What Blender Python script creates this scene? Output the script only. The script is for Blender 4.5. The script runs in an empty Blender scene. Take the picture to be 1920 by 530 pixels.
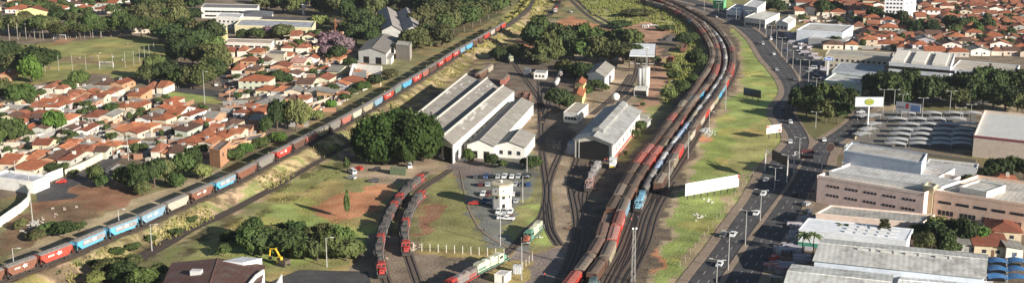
import bpy, math, random
import numpy as np
from mathutils import Vector, Matrix
random.seed(7); RNG = np.random.default_rng(7)
S = bpy.context.scene
R = math.radians
# ---------------------------------------------------------------- camera
FPX, HC = 2200.0, 118.0
TILT = math.atan(525/FPX)
cam = bpy.data.cameras.new('camera'); cam.lens = FPX*36/1920; cam.sensor_width = 36
cam.clip_start = 1; cam.clip_end = 9000
co = bpy.data.objects.new('camera', cam); S.collection.objects.link(co)
co.location = (0, 0, HC); co.rotation_euler = (math.pi/2-TILT, 0, 0); S.camera = co
# ---------------------------------------------------------------- light
EL = R(19); AX, AY = .76, -.65
w = bpy.data.worlds.new("World"); S.world = w; w.use_nodes = True
nt = w.node_tree; bg = nt.nodes['Background']
sky = nt.nodes.new('ShaderNodeTexSky'); sky.sky_type = 'NISHITA'; sky.sun_disc = False
sky.sun_elevation = EL; sky.sun_rotation = math.atan2(AX, AY); sky.dust_density = .4
nt.links.new(sky.outputs[0], bg.inputs[0]); bg.inputs[1].default_value = .05
sl = bpy.data.lights.new('sun', 'SUN'); sl.energy = 5.0; sl.angle = R(.5); sl.color = (1, .93, .82)
so = bpy.data.objects.new('sun', sl); S.collection.objects.link(so)
so.rotation_euler = Vector((AX*math.cos(EL), AY*math.cos(EL), math.sin(EL))).to_track_quat('Z', 'Y').to_euler()
S.view_settings.view_transform = 'Standard'; S.view_settings.look = 'None'
S.view_settings.exposure = .95; S.view_settings.gamma = 1
# ---------------------------------------------------------------- geometry helpers
ct, st = math.cos(TILT), math.sin(TILT)
def G(px, py, z=0.0):
    """point of the height-z plane seen at pixel (px,py) of the 1920x530 photograph"""
    u, v = px-960, py-265
    dy, dz = FPX*ct-v*st, -(FPX*st+v*ct)
    t = (z-HC)/dz
    return Vector((u*t, dy*t, z))
def P2(px, py, z=0.0): g = G(px, py, z); return (g.x, g.y)
def mpp(py, z=0.0):
    "metres per photo pixel across, at ground row py"
    return (HC-z)/(FPX*st+(py-265)*ct)
def vh(py, hpx):
    "height in metres of something hpx tall whose foot is at row py"
    g = G(960, py); d = FPX*ct-(py-hpx-265)*st
    k = (FPX*st+(py-hpx-265)*ct)/d
    return HC-g.y*k
C = S.collection
def link(o, parent=None):
    C.objects.link(o)
    if parent is not None: o.parent = parent
    return o
def tag(o, label=None, cat=None, group=None, kind=None):
    for k, v in (('label', label), ('category', cat), ('group', group), ('kind', kind)):
        if v: o[k] = v
    return o
def thing(name, label, cat, loc=(0,0,0), rz=0, group=None):
    o = bpy.data.objects.new(name, None); o.location = loc; o.rotation_euler = (0,0,rz); o.empty_display_size = .5
    link(o); return tag(o, label, cat, group)
class MB:
    def __init__(s): s.v, s.f = [], []
    def add(s, vs, fs):
        n = len(s.v); s.v += [tuple(v) for v in vs]; s.f += [tuple(i+n for i in f) for f in fs]; return s
    def box(s, x0, x1, y0, y1, z0, z1, tx=0, ty=0):
        "box; tx, ty shrink the top on each side"
        return s.add([(x0,y0,z0),(x1,y0,z0),(x1,y1,z0),(x0,y1,z0),(x0+tx,y0+ty,z1),(x1-tx,y0+ty,z1),(x1-tx,y1-ty,z1),(x0+tx,y1-ty,z1)],
              [(3,2,1,0),(4,5,6,7),(0,1,5,4),(1,2,6,5),(2,3,7,6),(3,0,4,7)])
    def prism(s, poly, z0, z1):
        n = len(poly); a = sum(poly[i][0]*poly[(i+1)%n][1]-poly[(i+1)%n][0]*poly[i][1] for i in range(n))
        if a < 0: poly = poly[::-1]
        return s.add([(p[0],p[1],z0) for p in poly]+[(p[0],p[1],z1) for p in poly],
              [tuple(range(n))[::-1], tuple(range(n,2*n))]+[(i,(i+1)%n,n+(i+1)%n,n+i) for i in range(n)])
    def extr(s, prof, y0, y1, axis='y'):
        "profile in (x,z) pulled along y, or in (y,z) pulled along x"
        n = len(prof)
        if axis == 'y': vs = [(a,y0,b) for a,b in prof]+[(a,y1,b) for a,b in prof]
        else: vs = [(y0,a,b) for a,b in prof]+[(y1,a,b) for a,b in prof]
        return s.add(vs, [tuple(range(n)), tuple(range(n,2*n))[::-1]]+[((i+1)%n,i,n+i,n+(i+1)%n) for i in range(n)])
    def tube(s, a, b, r0, r1=None, n=8):
        r1 = r0 if r1 is None else r1
        a, b = Vector(a), Vector(b); d = (b-a).normalized()
        u = d.orthogonal().normalized(); w_ = d.cross(u)
        vs = []
        for c, r in ((a,r0),(b,r1)):
            vs += [c+(u*math.cos(t)+w_*math.sin(t))*r for t in [2*math.pi*i/n for i in range(n)]]
        return s.add(vs, [tuple(range(n))[::-1], tuple(range(n,2*n))]+[(i,(i+1)%n,n+(i+1)%n,n+i) for i in range(n)])
    def ball(s, c, r, n=8, m=6, sz=1):
        vs = [(c[0],c[1],c[2]+r*sz)]
        for j in range(1,m):
            for i in range(n):
                p, t = math.pi*j/m, 2*math.pi*i/n
                vs.append((c[0]+r*math.sin(p)*math.cos(t), c[1]+r*math.sin(p)*math.sin(t), c[2]+r*sz*math.cos(p)))
        vs.append((c[0],c[1],c[2]-r*sz)); L = len(vs)-1
        fs = [(0,1+i,1+(i+1)%n) for i in range(n)]
        for j in range(m-2):
            for i in range(n):
                a = 1+j*n+i; b = 1+j*n+(i+1)%n
                fs.append((a,a+n,b+n,b))
        fs += [(L,L-n+(i+1)%n,L-n+i) for i in range(n)]
        return s.add(vs, fs)
    def mesh(s, name, mat, smooth=False):
        me = bpy.data.meshes.new(name); me.from_pydata(s.v, [], s.f); me.update()
        if mat: me.materials.append(mat)
        if smooth: me.shade_smooth()
        return me
    def build(s, name, mat, parent=None, color=None, smooth=False, loc=None):
        return inst(name, s.mesh(name, mat, smooth), parent, color, loc)
def inst(name, me, parent=None, color=None, loc=None):
    o = bpy.data.objects.new(name, me); link(o, parent)
    if color: o.color = (*color, 1)
    if loc: o.location = loc
    return o
def dup(o, parent=None):
    c = o.copy(); link(c)
    c.parent = parent
    for ch in KIDS.get(o.name, ()): dup(ch, c)
    return c
KIDS = {}
def kids(o):
    "remember the children of a prototype once, so copying is quick"
    l = [c for c in C.objects if c.parent == o]; KIDS[o.name] = l
    for c in l: kids(c)
    return o
def ordn(n):
    w1 = 'zeroth first second third fourth fifth sixth seventh eighth ninth tenth eleventh twelfth thirteenth fourteenth fifteenth sixteenth seventeenth eighteenth nineteenth'.split()
    if n < 20: return w1[n]
    t = {2:'twent',3:'thirt',4:'fort',5:'fift',6:'sixt',7:'sevent',8:'eight',9:'ninet'}[n//10]
    return t+'ieth' if n % 10 == 0 else t+'y-'+w1[n%10]
def smooth_path(pts, step=4.0):
    "Catmull-Rom through world points, resampled"
    p = [Vector(q) for q in pts]; p = [2*p[0]-p[1]]+p+[2*p[-1]-p[-2]]; out = []
    for i in range(1, len(p)-2):
        n = max(1, int((p[i+1]-p[i]).length/step))
        for k in range(n):
            t = k/n; a,b,c,d = p[i-1],p[i],p[i+1],p[i+2]
            out.append(.5*((2*b)+(c-a)*t+(2*a-5*b+4*c-d)*t*t+(3*b-a-3*c+d)*t**3))
    out.append(p[-2]); return out
class Path:
    def __init__(s, pts, step=4.0):
        s.p = smooth_path(pts, step); s.l = [0]
        for a,b in zip(s.p, s.p[1:]): s.l.append(s.l[-1]+(b-a).length)
        s.L = s.l[-1]
    def at(s, d):
        if d <= 0: return s.p[0]+(s.p[0]-s.p[1]).normalized()*(-d)
        if d >= s.L: return s.p[-1]+(s.p[-1]-s.p[-2]).normalized()*(d-s.L)
        i = int(np.searchsorted(s.l, d))-1; i = max(0,i)
        return s.p[i].lerp(s.p[i+1], (d-s.l[i])/(s.l[i+1]-s.l[i]))
# ---------------------------------------------------------------- materials (colour of the thing comes from obj.color, wear from noise)
def mat(name, col=None, rough=.8, var=.25, scale=.5, dirt=None, dirt_amt=.35, metal=0, stripes=None, bump=0, fine=6, spec=.3, attr=False, detail=5):
    m = bpy.data.materials.new(name); m.use_nodes = True; n = m.node_tree.nodes; l = m.node_tree.links
    b = n['Principled BSDF']; b.inputs['Roughness'].default_value = rough; b.inputs['Metallic'].default_value = metal
    b.inputs['Specular IOR Level'].default_value = spec
    tc = n.new('ShaderNodeTexCoord'); oi = n.new('ShaderNodeObjectInfo')
    ad = n.new('ShaderNodeVectorMath'); ad.operation = 'ADD'
    l.new(tc.outputs['Object'], ad.inputs[0]); 
    if not attr:
        sc = n.new('ShaderNodeMath'); sc.operation = 'MULTIPLY'; sc.inputs[1].default_value = 300; l.new(oi.outputs['Random'], sc.inputs[0]); l.new(sc.outputs[0], ad.inputs[1])
    nz = n.new('ShaderNodeTexNoise'); nz.inputs['Scale'].default_value = scale; nz.inputs['Detail'].default_value = detail; l.new(ad.outputs[0], nz.inputs[0])
    nf = n.new('ShaderNodeTexNoise'); nf.inputs['Scale'].default_value = scale*fine; nf.inputs['Detail'].default_value = 3; l.new(ad.outputs[0], nf.inputs[0])
    mr = n.new('ShaderNodeMapRange'); mr.inputs[1].default_value = .3; mr.inputs[2].default_value = .7; mr.inputs[3].default_value = 1-var; mr.inputs[4].default_value = 1+var
    av = n.new('ShaderNodeMath'); av.operation = 'MULTIPLY_ADD'; av.inputs[1].default_value = .5
    hf = n.new('ShaderNodeMath'); hf.operation = 'MULTIPLY'; hf.inputs[1].default_value = .5
    l.new(nf.outputs[0], hf.inputs[0]); l.new(nz.outputs[0], av.inputs[0]); l.new(hf.outputs[0], av.inputs[2]); l.new(av.outputs[0], mr.inputs[0])
    mul = n.new('ShaderNodeVectorMath'); mul.operation = 'SCALE'
    if attr:
        at = n.new('ShaderNodeAttribute'); at.attribute_name = 'Col'; l.new(at.outputs['Color'], mul.inputs[0])
    elif col is None: l.new(oi.outputs['Color'], mul.inputs[0])
    else: mul.inputs[0].default_value = col
    fac = mr.outputs[0]
    if stripes:
        wv = n.new('ShaderNodeTexWave'); wv.bands_direction = stripes[0]; wv.inputs['Scale'].default_value = stripes[1]; wv.inputs['Distortion'].default_value = .6
        l.new(tc.outputs['Object'], wv.inputs[0]); m2 = n.new('ShaderNodeMapRange'); m2.inputs[3].default_value = 1-stripes[2]; m2.inputs[4].default_value = 1+stripes[2]
        l.new(wv.outputs[1], m2.inputs[0]); m3 = n.new('ShaderNodeMath'); m3.operation = 'MULTIPLY'; l.new(fac, m3.inputs[0]); l.new(m2.outputs[0], m3.inputs[1]); fac = m3.outputs[0]
    l.new(fac, mul.inputs['Scale']); out = mul.outputs[0]
    if dirt:
        nd = n.new('ShaderNodeTexNoise'); nd.inputs['Scale'].default_value = scale*1.7; nd.inputs['Detail'].default_value = 6; nd.inputs['Roughness'].default_value = .7
        of = n.new('ShaderNodeVectorMath'); of.operation = 'ADD'; of.inputs[1].default_value = (31,17,5); l.new(ad.outputs[0], of.inputs[0]); l.new(of.outputs[0], nd.inputs[0])
        cr = n.new('ShaderNodeMapRange'); cr.inputs[1].default_value = .48; cr.inputs[2].default_value = .66; cr.inputs[4].default_value = dirt_amt; l.new(nd.outputs[0], cr.inputs[0])
        mx = n.new('ShaderNodeMix'); mx.data_type = 'RGBA'; mx.inputs['B'].default_value = (*dirt, 1); l.new(cr.outputs[0], mx.inputs[0]); l.new(out, mx.inputs['A']); out = mx.outputs['Result']
    l.new(out, b.inputs['Base Color'])
    if bump:
        bp = n.new('ShaderNodeBump'); bp.inputs['Strength'].default_value = bump; bp.inputs['Distance'].default_value = 1.0
        l.new(av.outputs[0], bp.inputs['Height']); l.new(bp.outputs[0], b.inputs['Normal'])
    return m
M = {}
M['ground'] = mat('ground_cover', attr=True, var=.5, scale=.11, fine=11, rough=1, bump=.4, dirt=(.3,.25,.14), dirt_amt=.35, spec=.05, detail=8)
M['asphalt'] = mat('asphalt', (.062,.058,.06), var=.45, scale=.1, dirt=(.1,.09,.078), dirt_amt=.5, rough=.9)
M['kerb'] = mat('kerb_concrete', (.25,.19,.14), var=.35, scale=.3, dirt=(.2,.12,.07), rough=.95)
M['ballast'] = mat('ballast', (.13,.1,.078), var=.5, scale=.8, dirt=(.2,.155,.115), dirt_amt=.5, rough=1, bump=.4)
M['rail'] = mat('rail_steel', (.07,.055,.05), rough=.5, metal=.3, var=.2)
M['white'] = mat('road_paint', (.36,.36,.34), var=.3, scale=1)
M['paint'] = mat('weathered_paint', rough=.6, var=.28, scale=1.1, dirt=(.11,.075,.06), dirt_amt=.6)
M['clean'] = mat('car_paint', rough=.3, var=.05, spec=.5)
M['wall'] = mat('plaster', rough=.9, var=.13, scale=.35, dirt=(.3,.25,.2), dirt_amt=.28)
M['tile'] = mat('clay_tiles', rough=.9, var=.4, scale=.45, fine=7, dirt=(.11,.062,.045), dirt_amt=.6)
M['sheet'] = mat('corrugated_sheet', rough=.75, var=.22, scale=.12, fine=6, stripes=('X', .2, .09), dirt=(.13,.11,.095), dirt_amt=.6)
M['glass'] = mat('window_glass', (.03,.035,.045), rough=.15, var=.2, spec=.6)
M['dark'] = mat('dark_interior', (.015,.014,.014), rough=.9)
M['rubber'] = mat('rubber', (.02,.02,.02), rough=.8)
M['iron'] = mat('grimy_iron', (.05,.042,.038), rough=.8, var=.4, scale=2)
M['roofdust'] = mat('dusty_roof', rough=.9, var=.35, scale=.8, dirt=(.2,.16,.13), dirt_amt=.45)
M['leaf'] = mat('leaves', rough=.75, var=.5, scale=.25, fine=5, spec=.15)
M['bark'] = mat('bark', (.11,.085,.065), rough=1, var=.3, scale=2)
M['grass'] = mat('tall_grass', rough=1, var=.3, scale=.1, fine=10, spec=.05, dirt=(.1,.13,.035), dirt_amt=.8)
M['brick'] = mat('raw_brick', rough=.95, var=.25, scale=.5, fine=8, dirt=(.2,.15,.12), dirt_amt=.4)
M['metalpost'] = mat('galvanised', (.36,.35,.33), rough=.6, var=.15)
M['skin'] = mat('skin', (.3,.17,.11), rough=.7)
M['cloth'] = mat('cloth', rough=.9, var=.1)
M['ballastd'] = mat('dark_ballast', (.06,.045,.036), var=.5, scale=.8, dirt=(.1,.075,.055), dirt_amt=.5, rough=1)
M['lot'] = mat('lot_paving', (.17,.155,.135), var=.3, scale=.2, dirt=(.1,.09,.08), rough=.95)
M['blob'] = mat('gravel_heap', (.12,.11,.11), var=.5, scale=1.5, rough=1, bump=1)
# ---------------------------------------------------------------- terrain
T1PX = [(-60,552),(0,528),(70,502),(138,476),(200,449),(259,427),(308,403),(353,383),(400,362),(441,343),(480,322),(514,303),(545,287),(592,262),(614,251),(640,237),(656,228),(676,217),(697,205),(716,193),(737,181),(750,171),(770,160),(800,142),(817,131),(844,113),(859,104),(884,90),(904,78),(926,64),(946,52),(960,42),(980,27),(995,12),(1003,0),(1006,-14)]
RZ = 3.2
T1 = Path([G(x,y,RZ) for x,y in T1PX], 8)
def seg_d(X, Y, pts):
    "distance to a polyline and signed side (+ = right of travel)"
    best = np.full(X.shape, 1e9); side = np.zeros(X.shape)
    for a, b in zip(pts, pts[1:]):
        dx, dy = b[0]-a[0], b[1]-a[1]; L = dx*dx+dy*dy
        t = np.clip(((X-a[0])*dx+(Y-a[1])*dy)/L, 0, 1)
        qx, qy = X-a[0]-t*dx, Y-a[1]-t*dy; d = np.hypot(qx, qy)
        s_ = np.sign(qx*dy-qy*dx); m = d < best
        best = np.where(m, d, best); side = np.where(m, s_, side)
    return best, side
def inpoly(X, Y, poly):
    r = np.zeros(X.shape, bool); n = len(poly); j = n-1
    for i in range(n):
        xi, yi = poly[i]; xj, yj = poly[j]
        c = ((yi > Y) != (yj > Y)) & (X < (xj-xi)*(Y-yi)/(yj-yi+1e-12)+xi)
        r ^= c; j = i
    return r
def vnoise(X, Y, s, seed):
    g = np.random.default_rng(seed).random((97, 97)); x, y = X/s, Y/s
    xi, yi = np.floor(x).astype(int), np.floor(y).astype(int); fx, fy = x-xi, y-yi
    fx, fy = fx*fx*(3-2*fx), fy*fy*(3-2*fy)
    q = lambda a, b: g[a % 97, b % 97]
    return (q(xi,yi)*(1-fx)+q(xi+1,yi)*fx)*(1-fy)+(q(xi,yi+1)*(1-fx)+q(xi+1,yi+1)*fx)*fy
def th(X, Y):
    X, Y = np.asarray(X, float), np.asarray(Y, float)
    d, _ = seg_d(X, Y, T1.p[::2]+[T1.p[-1]])
    t = np.clip((d-2.8)/7.5, 0, 1); return 3.0*(1-t*t*(3-2*t))
def px_poly(pts): return [P2(*p) for p in pts]
GREEN, OLIVE, TAN, RED, URB = (.27,.32,.1), (.26,.25,.1), (.38,.3,.19), (.5,.23,.12), (.2,.155,.115)
DARKB, DIRTB, YEL, ASPH, REDB = (.15,.115,.088), (.33,.25,.175), (.38,.34,.13), (.165,.165,.15), (.28,.145,.09)
CONC = (.2,.17,.14)
ZONES = [
 (URB, [(-200,-40),(700,-60),(760,60),(700,130),(640,190),(540,255),(420,310),(250,340),(-200,390)]),
 (URB, [(1400,-60),(2200,-60),(2300,700),(1440,560),(1560,300),(1560,60)]),
 ((.1,.1,.05), [(560,-50),(960,-50),(940,30),(880,60),(780,95),(690,100),(600,60)]),
 ((.24,.245,.09), [(-20,88),(120,80),(200,70),(290,68),(330,90),(320,150),(170,140),(60,160),(-20,160)]),
 ((.27,.2,.11), [(100,108),(150,106),(190,112),(205,124),(160,122),(110,118)]),
 ((.3,.17,.1), [(98,78),(128,74),(132,80),(104,84)]),
 (REDB, [(130,345),(280,343),(275,372),(180,398),(90,440),(60,400),(70,378)]),
 ((.2,.13,.08), [(30,400),(130,380),(180,398),(90,450),(0,480),(0,440)]),
 (GREEN, [(285,172),(412,178),(420,200),(300,190)]),
 ((.2,.19,.08), [(85,258),(240,262),(262,285),(215,292),(80,268)]),
 (GREEN, [(0,300),(60,270),(110,258),(60,275),(0,310)]),
 (TAN, [(0,490),(90,440),(250,375),(380,330),(420,315),(420,340),(180,440),(0,520)]),
 (OLIVE, [(300,560),(330,500),(440,415),(520,355),(620,300),(760,310),(790,330),(700,400),(690,450),(690,500),(600,560)]),
 (GREEN, [(440,430),(500,390),(560,370),(640,400),(690,430),(690,470),(560,500),(430,500)]),
 (RED, [(585,398),(600,382),(650,362),(700,345),(745,342),(725,362),(700,398),(650,408),(610,407)]),
 (DIRTB, [(630,292),(840,296),(850,320),(770,330),(735,350),(650,325)]),
 ((.22,.17,.13), [(690,440),(1000,480),(1000,560),(640,560)]),
 (OLIVE, [(770,470),(800,380),(830,320),(858,320),(870,380),(900,440),(960,478),(930,486),(800,478)]),
 (REDB, [(775,420),(800,380),(835,375),(842,390),(800,430),(770,440)]),
 (ASPH, [(820,290),(1015,288),(1012,340),(975,372),(985,405),(965,440),(1000,470),(1060,455),(1095,455),(1040,560),(960,560),(1010,480),(965,475),(905,438),(876,395),(862,330),(840,312)]),
 (OLIVE, [(1010,300),(1000,345),(978,372),(985,400),(1030,410),(1045,455),(1010,462),(965,452),(945,420),(980,395)]),
 (GREEN, [(985,385),(1030,380),(1040,430),(1050,455),(1010,455)]),
 (OLIVE, [(920,540),(945,480),(990,475),(1000,500),(975,540)]),
 (DIRTB, [(780,200),(930,60),(1010,30),(1200,80),(1190,230),(1150,345),(1090,455),(1050,460),(1010,290),(960,240)]),
 ((.16,.125,.1), [(850,150),(1000,85),(1100,120),(1090,160),(1060,200),(1080,260),(1030,300),(1000,270),(1000,180),(900,180)]),
 (YEL, [(930,50),(1000,-30),(1050,-30),(1040,20),(980,60),(860,130),(700,245),(600,300),(560,300),(760,170)]),
 ((.3,.29,.12), [(1055,-50),(1230,-50),(1270,10),(1330,70),(1330,110),(1280,170),(1250,200),(1230,160),(1250,100),(1200,60),(1120,40)]),
 (RED, [(960,85),(1000,62),(1070,30),(1110,40),(1150,62),(1170,85),(1050,95),(985,95)]),
 (RED, [(930,95),(970,75),(990,90),(960,105)]),
 ((.42,.24,.16), [(1165,52),(1215,40),(1262,52),(1275,75),(1255,105),(1262,140),(1225,195),(1200,240),(1185,300),(1165,300),(1190,210),(1215,150),(1222,100),(1195,70)]),
 (DARKB, [(1228,75),(1265,62),(1290,85),(1275,105),(1245,108)]),
 ((.28,.3,.1), [(1240,112),(1262,95),(1290,100),(1330,112),(1295,170),(1255,205),(1262,150)]),
 (OLIVE, [(1190,240),(1208,200),(1235,190),(1220,240),(1185,300),(1170,300)]),
 (GREEN, [(1300,-50),(1340,-40),(1440,110),(1466,165),(1445,205),(1478,262),(1445,303),(1275,560),(1200,560),(1240,480),(1250,400),(1290,330),(1385,160),(1385,90)]),
 ((.24,.28,.08), [(1310,270),(1360,240),(1385,300),(1350,330),(1300,320)]),
 ((.34,.32,.12), [(1375,250),(1440,215),(1470,262),(1440,300),(1390,330),(1340,330),(1370,290)]),
 ((.36,.28,.17), [(1250,560),(1300,470),(1380,350),(1430,300),(1445,303),(1385,380),(1300,520),(1280,560)]),
 (DARKB, [(1040,560),(1085,450),(1068,360),(1062,300),(1100,290),(1180,300),(1260,200),(1318,130),(1322,90),(1290,50),(1180,-40),(1240,-50),(1340,20),(1384,70),(1392,120),(1380,165),(1330,240),(1290,330),(1250,385),(1240,470),(1205,560)]),
 (TAN, [(1384,60),(1396,110),(1390,160),(1345,235),(1300,320),(1260,400),(1225,560),(1205,560),(1238,470),(1245,395),(1288,315),(1335,225),(1382,150),(1388,110)]),
 (RED, [(1222,505),(1226,475),(1234,466),(1240,480),(1236,505),(1228,515)]),
 (RED, [(1305,262),(1320,254),(1336,262),(1322,268)]),
 (TAN, [(1555,190),(1640,188),(1920,200),(1920,222),(1830,205),(1700,203),(1610,205)]),
 ((.23,.19,.09), [(1735,290),(1860,290),(1860,310),(1740,305)]),
 ((.16,.15,.06), [(1490,235),(1530,225),(1600,215),(1595,225),(1560,245),(1527,265),(1512,255)]),
]
def build_ground():
    nr, nc = 450, 500
    ys = np.concatenate([np.linspace(215, 700, 320, endpoint=False), np.linspace(700, 1500, nr-320)])
    W_ = ys*.56+90
    X = np.linspace(-1, 1, nc)[None]*W_[:,None]; Y = np.repeat(ys[:,None], nc, 1)
    Z = th(X, Y)
    d, side = seg_d(X, Y, T1.p)
    jx = (vnoise(X,Y,9,1)-.5)*6+(vnoise(X,Y,3,2)-.5)*3; jy = (vnoise(X,Y,14,3)-.5)*12+(vnoise(X,Y,4,4)-.5)*5
    col = np.ones(X.shape+(3,))*np.array((.2,.185,.09))
    for c, poly in ZONES:
        m = inpoly(X+jx, Y+jy, px_poly(poly)); col[m] = c
    # the railway bank on the left: dry grass and bare earth
    n1 = vnoise(X,Y,11,5)[...,None]
    bank = (side > 0) & (d > 2.5) & (d+jx*.8 < 15); col[bank] = (np.array((.36,.31,.14))*(n1)+np.array((.36,.25,.17))*(1-n1))[bank]
    bank = (side < 0) & (d > 2.5) & (d+jx < 11); col[bank] = (np.array((.42,.38,.13))*(n1)+np.array((.2,.2,.07))*(1-n1))[bank]
    m_ = (side > 0) & (d > 2.5) & (d < 26); n2 = vnoise(X,Y,5,21)*.6+vnoise(X,Y,2.2,22)*.4; m2 = m_ & (n2 > .56); col[m2] *= .45; m3 = m_ & (n2 < .36); col[m3] = (.2,.21,.08)
    col[d < 2.6] = (.1,.075,.055)
    # patchy cover: clumps, bare and damp spots of the soil itself
    k = (.76+.48*vnoise(X,Y,5,6))*(.8+.4*vnoise(X,Y,22,7)); col *= k[...,None]
    g = vnoise(X,Y,17,8)[...,None]; grassy = (col[...,1:2] > col[...,0:1]*.85)
    col = np.where(grassy & (g > .62), col*np.array((1.35,1.08,1.1)), col)
    me = bpy.data.meshes.new('ground'); v = np.stack([X,Y,Z],-1).reshape(-1,3)
    i = np.arange((nr-1)*nc).reshape(nr-1,nc)[:,:-1].ravel(); f = np.stack([i,i+1,i+nc+1,i+nc],1)
    me.from_pydata(v.tolist(), [], f.tolist()); me.update()
    a = me.color_attributes.new('Col','FLOAT_COLOR','POINT')
    a.data.foreach_set('color', np.concatenate([col.reshape(-1,3), np.ones((nr*nc,1))],1).astype(np.float32).ravel())
    me.materials.append(M['ground']); me.shade_smooth()
    tag(inst('ground', me), kind='structure')
    # the land beyond, as far as the horizon
    b = MB()
    for x0,x1,y0,y1 in ((-6000,6000,-1500,8000),):
        b.add([(x0,y0,-.3),(x1,y0,-.3),(x1,y1,-.3),(x0,y1,-.3)],[(0,1,2,3)])
    b2 = b.mesh('terrain', mat('far_land', (.2,.185,.09), var=.5, scale=.05, rough=1)); tag(inst('terrain', b2), kind='structure')
build_ground()
# ---------------------------------------------------------------- roads
def ribbon(mb, left, right, z, n=60, z1=None):
    "flat strip between two lines of photo pixels"
    L = Path([G(x,y,0) for x,y in left], 5); Rr = Path([G(x,y,0) for x,y in right], 5)
    vs = []
    for i in range(n+1):
        a, b = L.at(L.L*i/n), Rr.at(Rr.L*i/n); vs += [(a.x,a.y,z),(b.x,b.y,z)]
    mb.add(vs, [(2*i,2*i+1,2*i+3,2*i+2) for i in range(n)])
    if z1 is not None:
        for s_ in (0,1): mb.add([q for i in range(n+1) for q in ((vs[2*i+s_][0],vs[2*i+s_][1],z),(vs[2*i+s_][0],vs[2*i+s_][1],z1))], [(2*i,2*i+1,2*i+3,2*i+2) for i in range(n)])
    return L, Rr
HL = [(1255,585),(1290,527),(1333,472),(1372,416),(1403,373),(1421,340),(1437,311),(1456,290),(1478,265),(1474,247),(1460,230),(1449,213),(1453,198),(1470,176),(1465,154),(1447,130),(1427,107),(1405,73),(1370,45),(1320,22),(1260,3),(1190,-12),(1100,-25)]
HM = [(1320,585),(1352,520),(1390,463),(1420,420),(1453,376),(1473,350),(1494,314),(1508,290),(1517,268),(1511,248),(1498,228),(1488,212),(1490,190),(1499,165),(1492,140),(1478,120),(1464,105),(1437,73),(1405,50),(1355,28),(1290,8),(1215,-8),(1100,-21)]
HM2 = [(1334,585),(1364,520),(1403,460),(1434,413),(1459,378),(1482,345),(1498,318),(1514,289),(1533,266),(1562,248),(1588,228),(1603,208),(1590,190),(1555,175),(1515,162),(1492,133),(1470,107),(1443,73),(1409,48),(1358,26),(1293,6),(1215,-10),(1100,-23)]
HR = [(1400,585),(1425,520),(1452,470),(1480,430),(1500,396),(1515,365),(1530,335),(1548,312),(1560,280),(1590,258),(1618,238),(1628,212),(1640,192),(1600,170),(1562,155),(1532,120),(1505,85),(1470,62),(1425,42),(1370,20),(1300,0),(1215,-16),(1100,-28)]
rd = MB()
lmb = MB()
L1, R1 = ribbon(rd, HL, HM, .012, 160); L2, R2 = ribbon(rd, HM2, HR, .016, 160)
tag(rd.build('road', M['asphalt']), kind='structure')
def dashes(L, Rr, fr, on=3, gap=5, w_=.2, z=.022):
    A = Path([L.at(L.L*i/160).lerp(Rr.at(Rr.L*i/160), fr) for i in range(161)], 6); d = 0
    while d < A.L-4:
        a, b = A.at(d), A.at(d+on); t = (b-a).normalized(); n = Vector((t.y,-t.x,0))*w_/2
        lmb.add([(p.x,p.y,z) for p in (a-n,a+n,b+n,b-n)], [(0,1,2,3)]); d += on+gap
for fr in (.33,.66): dashes(L1,R1,fr); dashes(L2,R2,fr)
tag(lmb.build('road_marking', M['white']), kind='structure')
k = MB()
off = lambda pts, dx, dy=0: [(x+dx*(y+260)/650, y+dy) for x,y in pts]
ribbon(k, off(HL,-17), HL, .13, 160, 0); tag(k.build('pavement', M['kerb']), kind='structure')
k = MB(); ribbon(k, HM, HM2, .14, 160, 0); tag(k.build('median', M['kerb']), kind='structure')
k = MB(); ribbon(k, HR, off(HR,20), .13, 160, 0); tag(k.build('sidewalk', M['kerb']), kind='structure')
# island of grass between the carriageways
def flat(name, pts, z, m, col=None, kind='structure'):
    b = MB(); q = [(*P2(*p), z) for p in pts]; b.add(q, [tuple(range(len(q)))]); me = b.mesh(name, m)
    o = inst(name, me, None, col); tag(o, kind=kind); return o
M['verge'] = mat('verge_grass', (.13,.125,.045), var=.5, scale=.3, rough=1, dirt=(.22,.15,.09))
flat('verge', [(1527,262),(1514,248),(1502,228),(1493,212),(1495,190),(1503,172),(1550,180),(1590,196),(1597,209),(1583,226),(1558,244)], .16, M['verge'])
for nm, pts in (('street', [(270,158),(440,172),(445,183),(430,186),(280,166)]), ('street', [(395,95),(415,95),(440,150),(450,210),(470,225),(350,262),(300,285),(285,275),(340,250),(425,212),(428,185),(412,150)]),
    ('street', [(68,362),(95,345),(150,322),(205,290),(235,275),(250,285),(215,305),(170,335),(130,352),(125,360),(150,365),(138,372),(70,378)]),
    ('parking_apron', [(500,530),(560,505),(690,508),(700,545),(500,560)]), ('parking_lot', [(1600,270),(1590,230),(1640,208),(1830,208),(1835,280),(1640,282)]),
    ('street', [(1520,120),(1560,150),(1640,180),(1920,190),(1920,196),(1620,188),(1540,160)]), ('street', [(1430,25),(1500,20),(1700,45),(1920,55),(1920,60),(1690,51),(1500,26),(1440,34)])):
    b = MB(); q = [(*P2(*p), .006+.002*random.random()) for p in pts]
    import mathutils.geometry as mg
    tri = mg.tessellate_polygon([[Vector((p[0],p[1],0)) for p in q]])
    b.add(q, [tuple(t) for t in tri]); o = b.build(nm, M['lot' if nm == 'parking_lot' else 'asphalt']); tag(o, kind='structure')
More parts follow.
